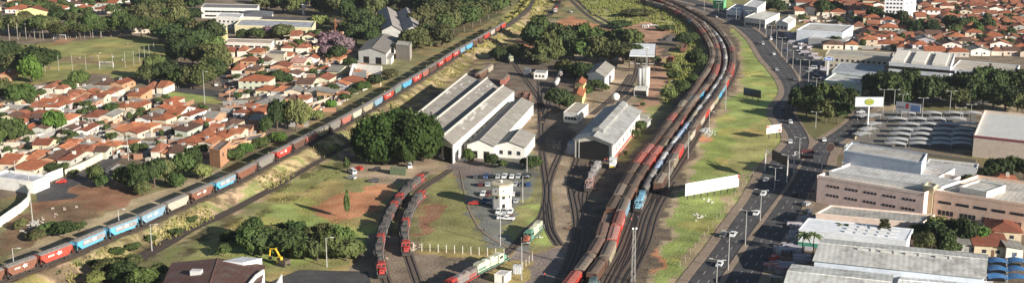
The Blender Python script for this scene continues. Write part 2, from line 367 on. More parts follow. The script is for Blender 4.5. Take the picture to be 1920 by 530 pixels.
# ---------------------------------------------------------------- railway tracks
tz = [0]
def track(pts, z0=0.0, rz=None, world=False, wid=3.3, bm_='ballast'):
    P = pts if isinstance(pts, Path) else Path([G(x,y,z0) for x,y in pts], 4)
    tz[0] += 1; z = z0+.03+.004*(tz[0] % 12)
    bal, rl = MB(), MB()
    N = max(2, int(P.L/4)); q = []
    for i in range(N+1):
        p = P.at(P.L*i/N); t = (P.at(min(P.L, P.L*i/N+2))-P.at(max(0, P.L*i/N-2))).normalized(); n = Vector((t.y,-t.x,0)); q.append((p,n))
    for a_, b_ in ((-wid/2,wid/2),):
        bal.add([c for p,n in q for c in ((p+n*a_).to_tuple()[:2]+(z,), (p+n*b_).to_tuple()[:2]+(z,))], [(2*i,2*i+2,2*i+3,2*i+1) for i in range(N)])
    for c0 in (-.8,.8):
        vs = []
        for p,n in q:
            for o_, zz in ((-.1,.02),(-.1,.17),(.1,.17),(.1,.02)):
                r = p+n*(c0+o_); vs.append((r.x,r.y,z+zz))
        rl.add(vs, [(4*i+j,4*i+j+1,4*i+j+5,4*i+j+4) for i in range(N) for j in range(3)])
    sl_ = MB(); d = .5
    while d < P.L:
        p = P.at(d); t = (P.at(min(P.L,d+1))-P.at(max(0,d-1))).normalized(); n = Vector((t.y,-t.x,0))*1.25; e = t*.13
        vs = [(r.x,r.y,z+.02) for r in (p-n-e,p+n-e,p+n+e,p-n+e)]; sl_.add(vs, [(0,1,2,3)]); d += .75 if p.y < 560 else 2.4
    o = bal.build('track_bed', M[bm_]); tag(o, kind='structure')
    inst('rails', rl.mesh('rails', M['rail']), o); inst('sleepers', sl_.mesh('sleepers', M['sleeper']), o)
    return P
M['sleeper'] = mat('sleeper', (.1,.075,.06), var=.4, scale=1, rough=1)
ROOF = 4.2
colA = [(1030,575),(1069,523),(1084,505),(1096,491),(1108,474),(1125.5,444),(1130.5,424.5),(1138,405),(1141,395),(1148,381),(1158.5,363),(1170,341),(1181,322),(1193,304),(1207,286),(1220,270),(1234,253),(1248,234.5),(1261,216.5),(1273.6,202),(1286,185),(1301,167),(1314,148),(1327,129),(1334.5,112),(1336,97),(1330,79),(1315,54),(1298,37),(1274,22),(1249,11),(1225,4),(1190,-6)]
colB = [(1066,575),(1090,538),(1103,520),(1118,498),(1135,475),(1146,451),(1153,427),(1160,407),(1166,390),(1174,371),(1184.5,351),(1195,332),(1207,313),(1221,294),(1233,278),(1248,257),(1266,234),(1284,209),(1299.6,188),(1314,170),(1326,157),(1338.5,139),(1345.5,119),(1346.5,99.5),(1340,75),(1323,49),(1302,32),(1274,16),(1250,5),(1235,-2),(1200,-11)]
colC = [(1127,575),(1140,530),(1160,480),(1172,452),(1180,430),(1188,405),(1199,372),(1214,336),(1227,316),(1238,299),(1248,283),(1261,265),(1277,245),(1296,220),(1310,200),(1323,184),(1337,164),(1348,148),(1356.5,133),(1360.6,114),(1359,94.5),(1352,75),(1338,56.5),(1318,40),(1296,27),(1272,14),(1250,3),(1210,-11)]
colD = [(1150,575),(1167,515),(1190,478),(1203,444),(1212,405),(1222,375),(1233,342),(1242,327),(1253,309),(1265,288),(1277,268),(1291,249),(1308,225),(1323,203),(1339,182),(1350,165),(1362,146),(1371,126),(1374.5,107),(1372,89),(1363,72),(1350,56),(1338,44),(1318,29.5),(1297,18),(1273,6),(1240,-4),(1200,-14)]
PA = Path([G(x,y,ROOF).xy.to_3d() for x,y in colA], 4); PB = Path([G(x,y,ROOF).xy.to_3d() for x,y in colB], 4)
PC = Path([G(x,y,ROOF).xy.to_3d() for x,y in colC], 4); PD = Path([G(x,y,ROOF).xy.to_3d() for x,y in colD], 4)
for p in (PA, PB, PC, PD): track(p)
T1b = Path([(p.x,p.y,RZ-.2) for p in T1.p], 8); track(T1b, RZ-.22)
for pts in ([(1115,575),(1130,528),(1150,492),(1165,466),(1177,437),(1189,405),(1197,380),(1215,345)], [(1130,575),(1148,528),(1167,498),(1180,470),(1189,445),(1201,405),(1212,385),(1228,352)],
    [(1145,575),(1167,518),(1186,488),(1204,450),(1214,415),(1226,385),(1246,350),(1262,330),(1290,285),(1330,215),(1372,150),(1384,115)], [(1160,575),(1175,530),(1199,487),(1216,449),(1228,405),(1244,372),(1262,340)],
    [(150,552),(200,522),(250,490),(320,451),(353,430),(420,400),(470,373),(507,353),(554,324),(607,294),(650,268),(700,228),(745,195),(795,163),(862,126),(900,102),(930,82),(960,62),(985,46),(1010,35),(1030,28),(1043,14),(1048,0),(1049,-14)],
    [(1012,150),(1014,200),(1016,270),(1020,310),(1026,356),(1024,390),(1031,432),(1048,459)], [(1062,250),(1051,285),(1038,315),(1031,335),(1026,362),(1030,400),(1034,432),(1050,460)],
    [(1016,285),(1023,330),(1027,365),(1018,400),(1012,420),(985,452)], [(1108,262),(1112,300),(1100,340),(1082,362),(1088,400),(1086,440),(1078,480),(1052,540)],
    [(1125,275),(1118,310),(1105,345),(1097,370),(1100,410),(1098,440),(1085,490),(1060,540)], [(1092,270),(1078,310),(1070,345),(1078,390),(1082,430),(1070,480),(1040,545)],
    [(1063,-15),(1090,8),(1110,25),(1140,42),(1180,62),(1205,80),(1213,95),(1208,140),(1196,165),(1175,185),(1160,195)], [(1053,-15),(1078,8),(1100,28),(1130,46),(1168,66),(1192,84),(1198,100),(1192,140),(1178,165),(1160,185),(1140,195)],
    [(1183,140),(1165,165),(1140,190),(1110,215)], [(795,560),(765,475),(756,440),(757,412),(768,388),(778,368),(795,350),(820,335),(845,318)], [(735,560),(718,505),(711,470),(716,430),(730,392),(746,366),(768,344),(800,322)],
    [(820,560),(855,530),(905,500),(945,478),(975,450),(990,430),(1013,412),(1020,395)], [(955,95),(968,125),(990,155),(1012,190),(1016,230)], [(1065,115),(1048,150),(1030,190),(1014,240)]):
    if pts[0] == (150,552): track(pts, wid=5.5, bm_='ballastd')
    else: track(pts)
# footpath edge round the car park lawn
k = MB(); ribbon(k, [(862,320),(872,372),(884,405),(905,436),(960,470)], [(864,320),(875,372),(888,405),(909,435),(962,468)], .12, 40, 0); tag(k.build('kerb', M['kerb']), kind='structure')
# ---------------------------------------------------------------- rolling stock
def bogie_mesh():
    b = MB(); b.box(-1.05,-.85,-1.3,1.3,.45,.85); b.box(.85,1.05,-1.3,1.3,.45,.85); b.box(-.85,.85,-.25,.25,.5,.9)
    return b.mesh('bogie', M['iron'])
def wheelset_mesh():
    b = MB()
    for s in (-.8,.8): b.tube((s-.07,0,.48),(s+.07,0,.48),.46,n=10)
    b.tube((-.8,0,.48),(.8,0,.48),.08,n=6); return b.mesh('wheelset', M['iron'])
BOG, WHL = bogie_mesh(), wheelset_mesh()
def bogies(root, ys):
    for y in ys:
        o = inst('bogie', BOG, root, loc=(0,y,0))
        for d in (-.85,.85): inst('wheelset', WHL, o, loc=(0,d,0))
def hopper_meshes():
    L = 7.1
    b = MB()   # body: side sheets with sloping hopper ends
    prof = [(-L,3.75),(-L,2.6),(-L+1.8,1.25),(L-1.8,1.25),(L,2.6),(L,3.75)]
    b.extr(prof, -1.38, 1.38, 'x')
    for i in range(9):
        y = -5.2+i*1.3
        for s in (-1,1): b.box(min(s*1.38,s*1.46),max(s*1.38,s*1.46),y-.06,y+.06,1.3,3.7)
    for s in (-1,1): b.box(min(s*1.38,s*1.5),max(s*1.38,s*1.5),-L,L,3.6,3.78); b.box(min(s*1.38,s*1.5),max(s*1.38,s*1.5),-L+1.5,L-1.5,1.2,1.34)
    for s in (-1,1):
        for x in (-1.3,1.3): b.box(x-.06,x+.06,s*(L+.25)-.06,s*(L+.25)+.06,1.1,3.7)
    body = b.mesh('body', M['paint'])
    r = MB(); r.extr([(-1.5,3.78),(-.9,4.1),(-.35,4.2),(.35,4.2),(.9,4.1),(1.5,3.78)], -L-.15, L+.15)
    for i in range(12): y = -L+.6+i*1.2; r.box(-1.42,1.42,y-.04,y+.04,4.06,4.13)
    roof = r.mesh('roof', M['roofdust'])
    h = MB(); h.box(-.32,.32,-L+.3,L-.3,4.2,4.36)
    for i in range(6): h.box(.45,.95,-L+.9+i*2.3,-L+1.7+i*2.3,4.08,4.25)
    hat = h.mesh('hatch', M['roofdust'])
    u = MB(); u.box(-.35,.35,-7.7,7.7,.85,1.15); u.box(-1.3,1.3,-7.45,-7.25,.9,1.25); u.box(-1.3,1.3,7.25,7.45,.9,1.25)
    for y in (-3,0,3): u.box(-.9,.9,y-1.1,y+1.1,.6,1.25,0,.0)
    return body, roof, hat, u.mesh('underframe', M['iron'])
HB, HR_, HH, HU = hopper_meshes()
def panel_mesh():
    b = MB()
    for s in (-1,1): b.box(min(s*1.47,s*1.5),max(s*1.47,s*1.5),-4.6,6.6,1.9,3.5)
    return b.mesh('side_panel', M['paint'])
def logo_mesh():
    b = MB()
    for s in (-1,1):
        x0, x1 = min(s*1.5,s*1.53), max(s*1.5,s*1.53)
        vs = [(x0 if s<0 else x1, y0*s, z0) for y0,z0 in [(1.6*math.cos(t)*(1 if k%2 else .55)+1, .75*math.sin(t)*(1 if k%2 else .55)+2.8) for k,t in enumerate([i*math.pi/5 for i in range(10)])]]
        b.add(vs, [tuple(range(10))])
        for i in range(4): b.box(x0,x1,-4.2+i*.75,-3.7+i*.75,2.5,3.1)
    return b.mesh('emblem', M['paint'])
PNL, LOGO = panel_mesh(), logo_mesh()
def gondola_meshes():
    b = MB(); L = 6.6
    for s in (-1,1): b.box(min(s*1.3,s*1.42),max(s*1.3,s*1.42),-L,L,1.2,3.3)
    b.box(-1.3,1.3,-L,-L+.12,1.2,3.3); b.box(-1.3,1.3,L-.12,L,1.2,3.3)
    for i in range(9):
        for s in (-1,1): b.box(min(s*1.42,s*1.5),max(s*1.42,s*1.5),-L+.3+i*1.6,-L+.45+i*1.6,1.2,3.3)
    l = MB(); l.add([(x,y,2.55+.35*math.exp(-((y/5)**2))*(1 if abs(x)<1 else .3)+.12*math.sin(3*y+2*x)) for y in np.linspace(-L+.12,L-.12,12) for x in (-1.3,-.5,.5,1.3)], [(4*j+i,4*j+i+1,4*j+i+5,4*j+i+4) for j in range(11) for i in range(3)])
    return b.mesh('body', M['paint']), l.mesh('load', M['roofdust'])
GB, GL = gondola_meshes()
def boxcar_meshes():
    b = MB(); L = 6.9; b.box(-1.38,1.38,-L,L,1.15,3.85)
    for i in range(13):
        for s in (-1,1): b.box(min(s*1.38,s*1.44),max(s*1.38,s*1.44),-L+.2+i*1.1,-L+.32+i*1.1,1.2,3.8)
    r = MB(); r.extr([(-1.48,3.85),(-.7,4.12),(0,4.2),(.7,4.12),(1.48,3.85)], -L-.1, L+.1); r.box(-.25,.25,-L,L,4.2,4.3)
    for i in range(9): r.box(-1.4,1.4,-L+.7+i*1.5,-L+.8+i*1.5,4.05,4.17)
    d = MB()
    d.box(1.45,1.52,-1.3,1.3,1.25,3.7)
    return b.mesh('body', M['paint']), r.mesh('roof', M['roofdust']), d.mesh('sliding_door', M['paint'])
XB, XR, XD = boxcar_meshes()
def tank_meshes():
    b = MB(); n = 14; R0 = 1.32; zc = 2.6
    rings = [(-6.2,.25),(-6.05,.8),(-5.7,1.15),(-5.2,R0),(5.2,R0),(5.7,1.15),(6.05,.8),(6.2,.25)]
    for y,r in rings:
        for i in range(n): t = 2*math.pi*i/n; b.v.append((r*math.cos(t),y,zc+r*math.sin(t)))
    for j in range(len(rings)-1):
        for i in range(n): b.f.append((j*n+i,j*n+(i+1)%n,(j+1)*n+(i+1)%n,(j+1)*n+i))
    b.f += [tuple(range(n)), tuple(range(7*n,8*n))[::-1]]
    d = MB(); d.tube((0,0,3.8),(0,0,4.35),.5,.45,10); d.box(-.35,.35,-3.2,3.2,3.95,4.02); d.box(.35,.4,-3.2,3.2,4.4,4.45); d.box(-.4,-.35,-3.2,3.2,4.4,4.45)
    return b.mesh('tank', M['paint'], True), d.mesh('dome', M['paint'])
TB, TD = tank_meshes()
BROWN, RUST, REDW, GREYW, SILV, BLUEW, BEIGE = (.12,.065,.045), (.2,.085,.055), (.43,.045,.032), (.2,.185,.165), (.42,.42,.42), (.1,.38,.58), (.33,.29,.2)
LBLUE, PINKR, WHTW = (.22,.36,.46), (.38,.14,.11), (.42,.38,.31)
CN = {BROWN:'brown', RUST:'rust red', REDW:'bright red', GREYW:'dusty grey', SILV:'silver', BLUEW:'sky blue', BEIGE:'beige', LBLUE:'pale blue', PINKR:'faded red', WHTW:'off-white'}
DUST = [(.12,.085,.065),(.19,.15,.12),(.07,.05,.04),(.24,.2,.16),(.13,.09,.07),(.09,.065,.05),(.16,.1,.08)]
def wagon(kind, col, loc, rz, label, group, roofcol=None, extra=None):
    nm = {'hopper':'hopper_wagon','box':'box_wagon','open':'open_wagon','tank':'tank_wagon'}[kind]
    t = thing(nm, label, nm.replace('_',' '), loc, rz, group); rc = roofcol or random.choice(DUST)
    j = random.uniform(.85,1.15); c2 = tuple(min(1,c*j) for c in col)
    if kind == 'hopper':
        inst('body', HB, t, c2); inst('roof', HR_, t, rc); inst('hatch', HH, t, tuple(x*.8 for x in rc))
        if extra == 'panel': inst('side_panel', PNL, t, (.27,.26,.27))
        if extra in ('logo','panel'): inst('emblem', LOGO, t, (.62,.6,.56))
    elif kind == 'box': inst('body', XB, t, c2); inst('roof', XR, t, rc); dc = tuple(x*.8 for x in c2); inst('sliding_door', XD, t, dc); o_ = inst('sliding_door', XD, t, dc); o_.rotation_euler = (0,0,math.pi)
    elif kind == 'open': inst('body', GB, t, c2); inst('load', GL, t, rc)
    else: inst('tank', TB, t, c2); inst('dome', TD, t, tuple(x*.7 for x in c2))
    inst('underframe', HU, t); bogies(t, (-5.2,5.2)); return t
def head(a, b): return math.atan2(-(b-a).x, (b-a).y)
# the long single train on the bank, left: (left end x, right end x, colour, kind, marking)
t1list = [(-48,8,RUST,'hopper',None),(8,70,RUST,'hopper','logo'),(70,136,(.42,.06,.04),'hopper','logo'),(138,198,BLUEW,'hopper','panel'),(200,258,BLUEW,'hopper','panel'),(260,308,LBLUE,'hopper','logo'),(309,352,WHTW,'hopper',None),(354,398,RUST,'hopper','logo'),(400,440,BLUEW,'hopper','panel'),(441,479,RUST,'hopper',None),(480,512,GREYW,'hopper',None),(514,544,REDW,'hopper','logo'),(546,569,BROWN,'hopper',None),(570,591,PINKR,'hopper',None),(592,613,BEIGE,'hopper',None),(615,636,GREYW,'hopper',None),(637,656,PINKR,'hopper',None),(657,676,WHTW,'hopper',None),(677,697,BEIGE,'hopper',None),(698,715,LBLUE,'hopper',None),(716,736,REDW,'hopper','logo'),(737,750,(.15,.24,.2),'hopper',None),(751,770,BLUEW,'hopper',None),(771,788,REDW,'hopper','logo'),(789,801,PINKR,'hopper',None),(802,817,BROWN,'box',None),(818,831,REDW,'hopper','logo'),(832,845,REDW,'hopper',None),(846,859,REDW,'hopper','logo'),(860,870,LBLUE,'hopper',None),(871,884,BLUEW,'hopper',None),(885,894,BROWN,'box',None),(895,904,BROWN,'hopper',None),(905,916,REDW,'hopper',None),(917,926,WHTW,'hopper',None),(927,936,RUST,'hopper',None),(937,946,REDW,'hopper',None)]
def d_at_px(P, x, z):
    for i,(a,b) in enumerate(zip(P.p, P.p[1:])):
        xa, xb = [960+FPX*p.x/(p.y*ct+(HC-z)*st) for p in (a,b)]
        if (xa-x)*(xb-x) <= 0: return P.l[i]+(P.l[i+1]-P.l[i])*(x-xa)/(xb-xa+1e-9)
    return 0 if x < 0 else P.L
GRP1 = 'wagons of the long train on the left bank'
n = 0
for i,(x0,x1,c,kd,ex) in enumerate(t1list):
    a, b = d_at_px(T1, x0, RZ), d_at_px(T1, x1, RZ)
    if b-a < 5: continue
    pa, pb = T1.at(a), T1.at(b); mid = (pa+pb)/2
    # the traced line is the foot of the near side; the track runs a wagon's half width behind it
    u = (pb-pa).normalized(); nrm = Vector((-u.y,u.x,0))
    cn = CN.get(c, {(.42,.06,.04):'deep red',(.15,.24,.2):'dull green'}.get(c))
    mk = {'panel':' with grey side panel','logo':' with white emblem',None:''}[ex]
    n += 1
    o = wagon(kd, c, (*(mid+nrm*.3).xy, RZ-.12), head(pa,pb), f"{cn} {kd} wagon{mk}, {ordn(n)} from near end of left train", GRP1, (.2,.185,.175), ex)
    o.scale = (1, (b-a-.6)/15.6, 1)
def train(P, d0, seq, where, group, pitch=15.9, lim=None):
    d = d0; n = 0
    for item in seq:
        kd, c = item[:2]; L = pitch if kd != 'tank' else 14.0
        if d+L > P.L: break
        a, b = P.at(d+L/2-5.2), P.at(d+L/2+5.2); m = (a+b)/2; n += 1
        cn = CN[c]; rc = item[2] if len(item) > 2 else (.27,.1,.08) if c == REDW and random.random()<.6 else None
        o = wagon(kd, c, (m.x,m.y,.06), head(a,b), f"{cn} {'open' if kd=='open' else 'covered box' if kd=='box' else kd} wagon, {ordn(n)} from the near end of the {where}", group, rc, 'logo' if c == REDW and random.random()<.5 else None)
        if kd == 'tank': o.scale = (1.05,.98,1)
        else: o.scale = (1.1, (L-.5)/15.4, 1.03)
        d += L
    return d
def d_at_py(P, y):
    for i,(a,b) in enumerate(zip(P.p, P.p[1:])):
        f = lambda p: 265+FPX*((HC-ROOF)*ct-p.y*st)/(p.y*ct+(HC-ROOF)*st)
        ya, yb = f(a), f(b)
        if (ya-y)*(yb-y) <= 0: return P.l[i]+(P.l[i+1]-P.l[i])*(y-ya)/(yb-ya+1e-9)
    return 0
def fill(n, opts): return [random.choice(opts) for _ in range(n)]
h, x_ = 'hopper', 'box'
RR = (.34,.1,.08)
mixB = [(h,BROWN),(x_,BROWN),(h,RUST),(x_,RUST),(h,GREYW),(h,BROWN),(h,PINKR),(h,REDW),(x_,REDW),(x_,RUST)]
seqA = [(x_,REDW,RR),(h,BROWN),(h,BROWN),(x_,GREYW),('open',BROWN),(x_,BROWN),(x_,BROWN),(h,BROWN),(h,BROWN),(x_,REDW,RR),(h,REDW,(.3,.13,.11)),(h,REDW),(h,BROWN),(h,GREYW),(h,REDW),(h,BROWN),(x_,BROWN),(h,LBLUE),(h,BROWN),(h,BROWN),(x_,BROWN),(h,BROWN),(h,GREYW)]+fill(9,mixB)+[(h,REDW),(h,REDW)]+fill(30,mixB+[(h,LBLUE),(h,LBLUE)])
seqB = [(h,BROWN),(h,BEIGE),(x_,REDW,(.4,.2,.17)),(h,REDW),(h,LBLUE),(h,RUST),(h,BROWN),(h,BROWN),(h,REDW),(x_,REDW,(.36,.13,.11)),(h,BEIGE),(h,BROWN),(h,BROWN),(h,REDW),(h,BROWN),(x_,BROWN),(h,BROWN),(h,BLUEW),(h,RUST),(h,BROWN),(h,BROWN),(h,REDW),(h,REDW)]+fill(12,mixB)+fill(30,mixB+[(h,PINKR),(x_,PINKR),(h,LBLUE)])
seqD = [(x_,BROWN),(x_,GREYW),(h,BEIGE),(h,REDW,(.3,.12,.1)),(h,GREYW),(h,WHTW),(h,BROWN),(h,WHTW),(h,REDW),(h,WHTW),(h,BEIGE),(h,BLUEW),(h,LBLUE),(h,REDW),(h,BROWN),(h,REDW),(h,REDW)]+fill(3,mixB)+[(h,REDW)]+fill(30,[(h,BROWN),(x_,BROWN),(h,BROWN)])
train(PA, d_at_py(PA,540), seqA, 'leftmost yard train', 'wagons of the leftmost curved train in the yard')
train(PB, d_at_py(PB,512), seqB, 'second yard train', 'wagons of the second curved train in the yard')
tk = [('tank',GREYW),('tank',(.12,.11,.11)),('tank',(.3,.38,.5)),('tank',SILV)]
CN[(.12,.11,.11)] = 'black'; CN[(.3,.38,.5)] = 'bluish'
train(PC, d_at_py(PC,347), [tk[1],tk[0],tk[2],tk[3],tk[1],tk[3],tk[2],tk[2],tk[0],('tank',BEIGE)]+[random.choice([tk[0],tk[3],tk[3],tk[0]]) for _ in range(40)], 'tank train', 'tank wagons of the curved tank train')
train(PD, d_at_py(PD,343), seqD, 'outermost yard train', 'wagons of the outermost curved train in the yard')
# ---------------------------------------------------------------- locomotives
def loco(px0, px1, label, cols, group, kind='cab', L=17.0, z=3.6, world=None):
    "front at px0, rear at px1 (pixels of the roof line)"
    a, b = (G(*px0,z), G(*px1,z)) if world is None else world
    a, b = a.xy.to_3d(), b.xy.to_3d(); m = (a+b)/2
    hood, cab, stripe, nose = cols
    t = thing('locomotive', label, 'locomotive', (m.x,m.y,.06), head(b,a), group)
    b_ = MB(); b_.box(-1.4,1.4,-L/2,L/2,1.15,1.45); b_.box(-1.1,1.1,-2.6,2.6,.4,1.15,.1,.1)
    for s in (-1,1):
        b_.box(-1.3,1.3,s*(L/2+.15)-.15,s*(L/2+.15)+.15,.5,1.3)
    b_.build('frame', M['iron'], t)
    hd = MB(); hd.box(-.95,.95,-L/2+.9,L/2-5.6,1.45,3.7,.12,0); hd.build('hood', M['paint'], t, hood)
    ra = MB(); ra.box(-1.15,1.15,-L/2+1.2,-L/2+4.2,3.3,3.95,.2,.1); fa = MB(); fa.box(-.6,.6,-L/2+5,-L/2+6.2,3.7,4.05); fa.build('roof_fan', M['roofdust'], t, hood); fa = MB(); fa.box(-.5,.5,-.6,1.2,3.7,4.0); fa.build('exhaust_box', M['roofdust'], t, hood)
    ra.build('radiator', M['paint'], t, tuple(x*.7 for x in hood))
    cb = MB(); cb.extr([(-1.35,1.45),(-1.35,3.55),(-.9,3.9),(.9,3.9),(1.35,3.55),(1.35,1.45)], L/2-5.6, L/2-3.0); c_ = cb.build('cab', M['paint'], t, cab)
    wn = MB()
    for s in (-1,1):
        wn.box(min(s*1.35,s*1.38),max(s*1.35,s*1.38),L/2-5.2,L/2-3.5,2.6,3.35)
    wn.box(-1.1,-.2,L/2-3.0,L/2-2.97,2.75,3.4); wn.box(.2,1.1,L/2-3.0,L/2-2.97,2.75,3.4); wn.build('window', M['glass'], c_)
    ns = MB(); ns.box(-.8,.8,L/2-3,L/2-.7,1.45,2.7,.1,.12); n_ = ns.build('nose', M['paint'], t, nose)
    hl = MB(); hl.box(-.3,.3,L/2-.75,L/2-.66,2.2,2.5); hl.build('headlight', M['glass'], n_)
    sp = MB()
    for s in (-1,1): sp.box(min(s*1.4,s*1.42),max(s*1.4,s*1.42),-L/2+.1,L/2-.1,1.16,1.44); sp.box(min(s*.96,s*.99),max(s*.96,s*.99),-L/2+1.3,-L/2+5,1.7,2.5)
    sp.build('stripe', M['paint'], t, stripe)
    rl = MB()
    for s in (-1,1):
        for y in np.arange(-L/2+.3, L/2, 2.0): rl.tube((s*1.36,y,1.45),(s*1.36,y,2.4),.04,n=4)
        rl.box(s*1.36-.03,s*1.36+.03,-L/2+.3,L/2-.3,2.38,2.44)
    rl.build('handrail', M['metalpost'], t)
    bogies(t, (-L/2+3.4, L/2-3.4)); return t
GH, RC, WT = (.085,.078,.074), (.36,.035,.028), (.5,.48,.43)
def loco_row(px, n, where, group):
    P = Path([G(x,y,3.6).xy.to_3d() for x,y in px], 2); Lk = P.L/n
    for i in range(n):
        a, b = P.at(Lk*i+.3), P.at(Lk*(i+1)-.3); rev = i % 2 == 1
        cab = GH if i in (2,) else (.3,.04,.03)
        loco(None, None, f"grey and red diesel locomotive, {ordn(i+1)} from the near end of the {where}", (GH if i%3 else (.09,.085,.08), cab, (.25,.05,.04) if i%2 else GH, RC if i in (0,3) else GH), group, L=min(18,(b-a).length-.8), world=(b,a) if rev else (a,b))
loco_row([(716.5,503),(714,483),(709,464),(712,442),(719,420),(726,402),(735,384),(749,364),(766,345),(787,328),(795,322)], 6, 'left locomotive row', 'locomotives parked in the left row of the depot lawn')
loco_row([(762,462),(760.5,446),(756.5,428),(758,413),(767,391),(776,373),(791,357),(796,352)], 4, 'right locomotive row', 'locomotives parked in the right row of the depot lawn')
GG = 'single locomotives around the depot'
CRG, GRN = (.55,.56,.42), (.1,.25,.17)
loco((934,476),(903,491), 'green and cream locomotive coupled ahead of the red one at the bottom', (CRG,CRG,GRN,(.14,.34,.24)), GG)
loco((838,528),(885,503), 'grey and red locomotive with white emblem at the bottom edge', ((.2,.17,.16),RC,RC,RC), GG)
loco((986,439),(1012,414), 'dark green and cream locomotive standing alone beside the asphalt', (CRG,GRN,GRN,(.35,.1,.06)), GG)
loco((1102,345),(1110,319), 'dusty grey locomotive with red cab stripes in front of the engine shed', ((.3,.27,.26),(.33,.2,.18),RC,(.3,.22,.2)), GG)
loco((1122,300),(1112,318), 'grey locomotive half inside the engine shed doorway', ((.3,.29,.28),(.33,.31,.3),GH,GH), GG)
loco((1193,386),(1208,351), 'light blue locomotive heading the black tank wagons in the yard', ((.13,.3,.42),(.2,.4,.52),WT,(.2,.4,.5)), GG)
loco((1098,548),(1112,523), 'dark blue locomotive at the bottom edge of the second yard train', ((.08,.12,.13),(.1,.2,.25),(.1,.3,.4),(.1,.2,.25)), GG)
loco((1037,24),(1047,8), 'grey locomotive with white nose and red sides at the top of the lower line', (RC,(.5,.45,.42),RC,(.5,.5,.5)), GG)
loco((961,112),(953,97), 'green locomotive with cream nose behind the long sheds', ((.1,.14,.11),(.45,.47,.3),GRN,(.5,.5,.33)), GG)
GT = 'wagons standing on the sidings'
for i,(x,y,x2,y2,k_,c,lb) in enumerate([(1040,160,1048,143,'tank',(.5,.48,.46),'dusty pale tank wagon nearest the round tree in the smoky siding'),(1049,141,1055,128,'tank',(.5,.45,.42),'dusty pale tank wagon in the middle of the smoky siding'),(1056,126,1060,116,'tank',(.55,.5,.45),'pale tank wagon at the far end of the smoky siding'),
    (895,142,910,132,h,BROWN,'brown wagon standing behind the leftmost long shed'),(911,131,921,124,h,WHTW,'white wagon standing behind the leftmost long shed'),(938,158,955,138,x_,PINKR,'faded red box wagon standing at the back of the middle shed'),
    (1278,96,1286,80,'open',RUST,'rusty open wagon on the weedy siding near the black heap'),(1048,4,1049,-6,h,BROWN,'brown hopper wagon behind the white nosed locomotive at the top'),
    (972,190,978,168,'open',RUST,'rusty open wagon with scrap by the long shed corner'),(985,188,992,172,'open',(.25,.12,.08),'dark rust scrap wagon right of the long shed corner')]):
    a, b = G(x,y,3).xy.to_3d(), G(x2,y2,3).xy.to_3d(); m = (a+b)/2
    o = wagon(k_, c, (m.x,m.y,.06), head(a,b), lb, GT); o.scale = (1, max(.5,min(1.15,((b-a).length)/15.4)), 1)
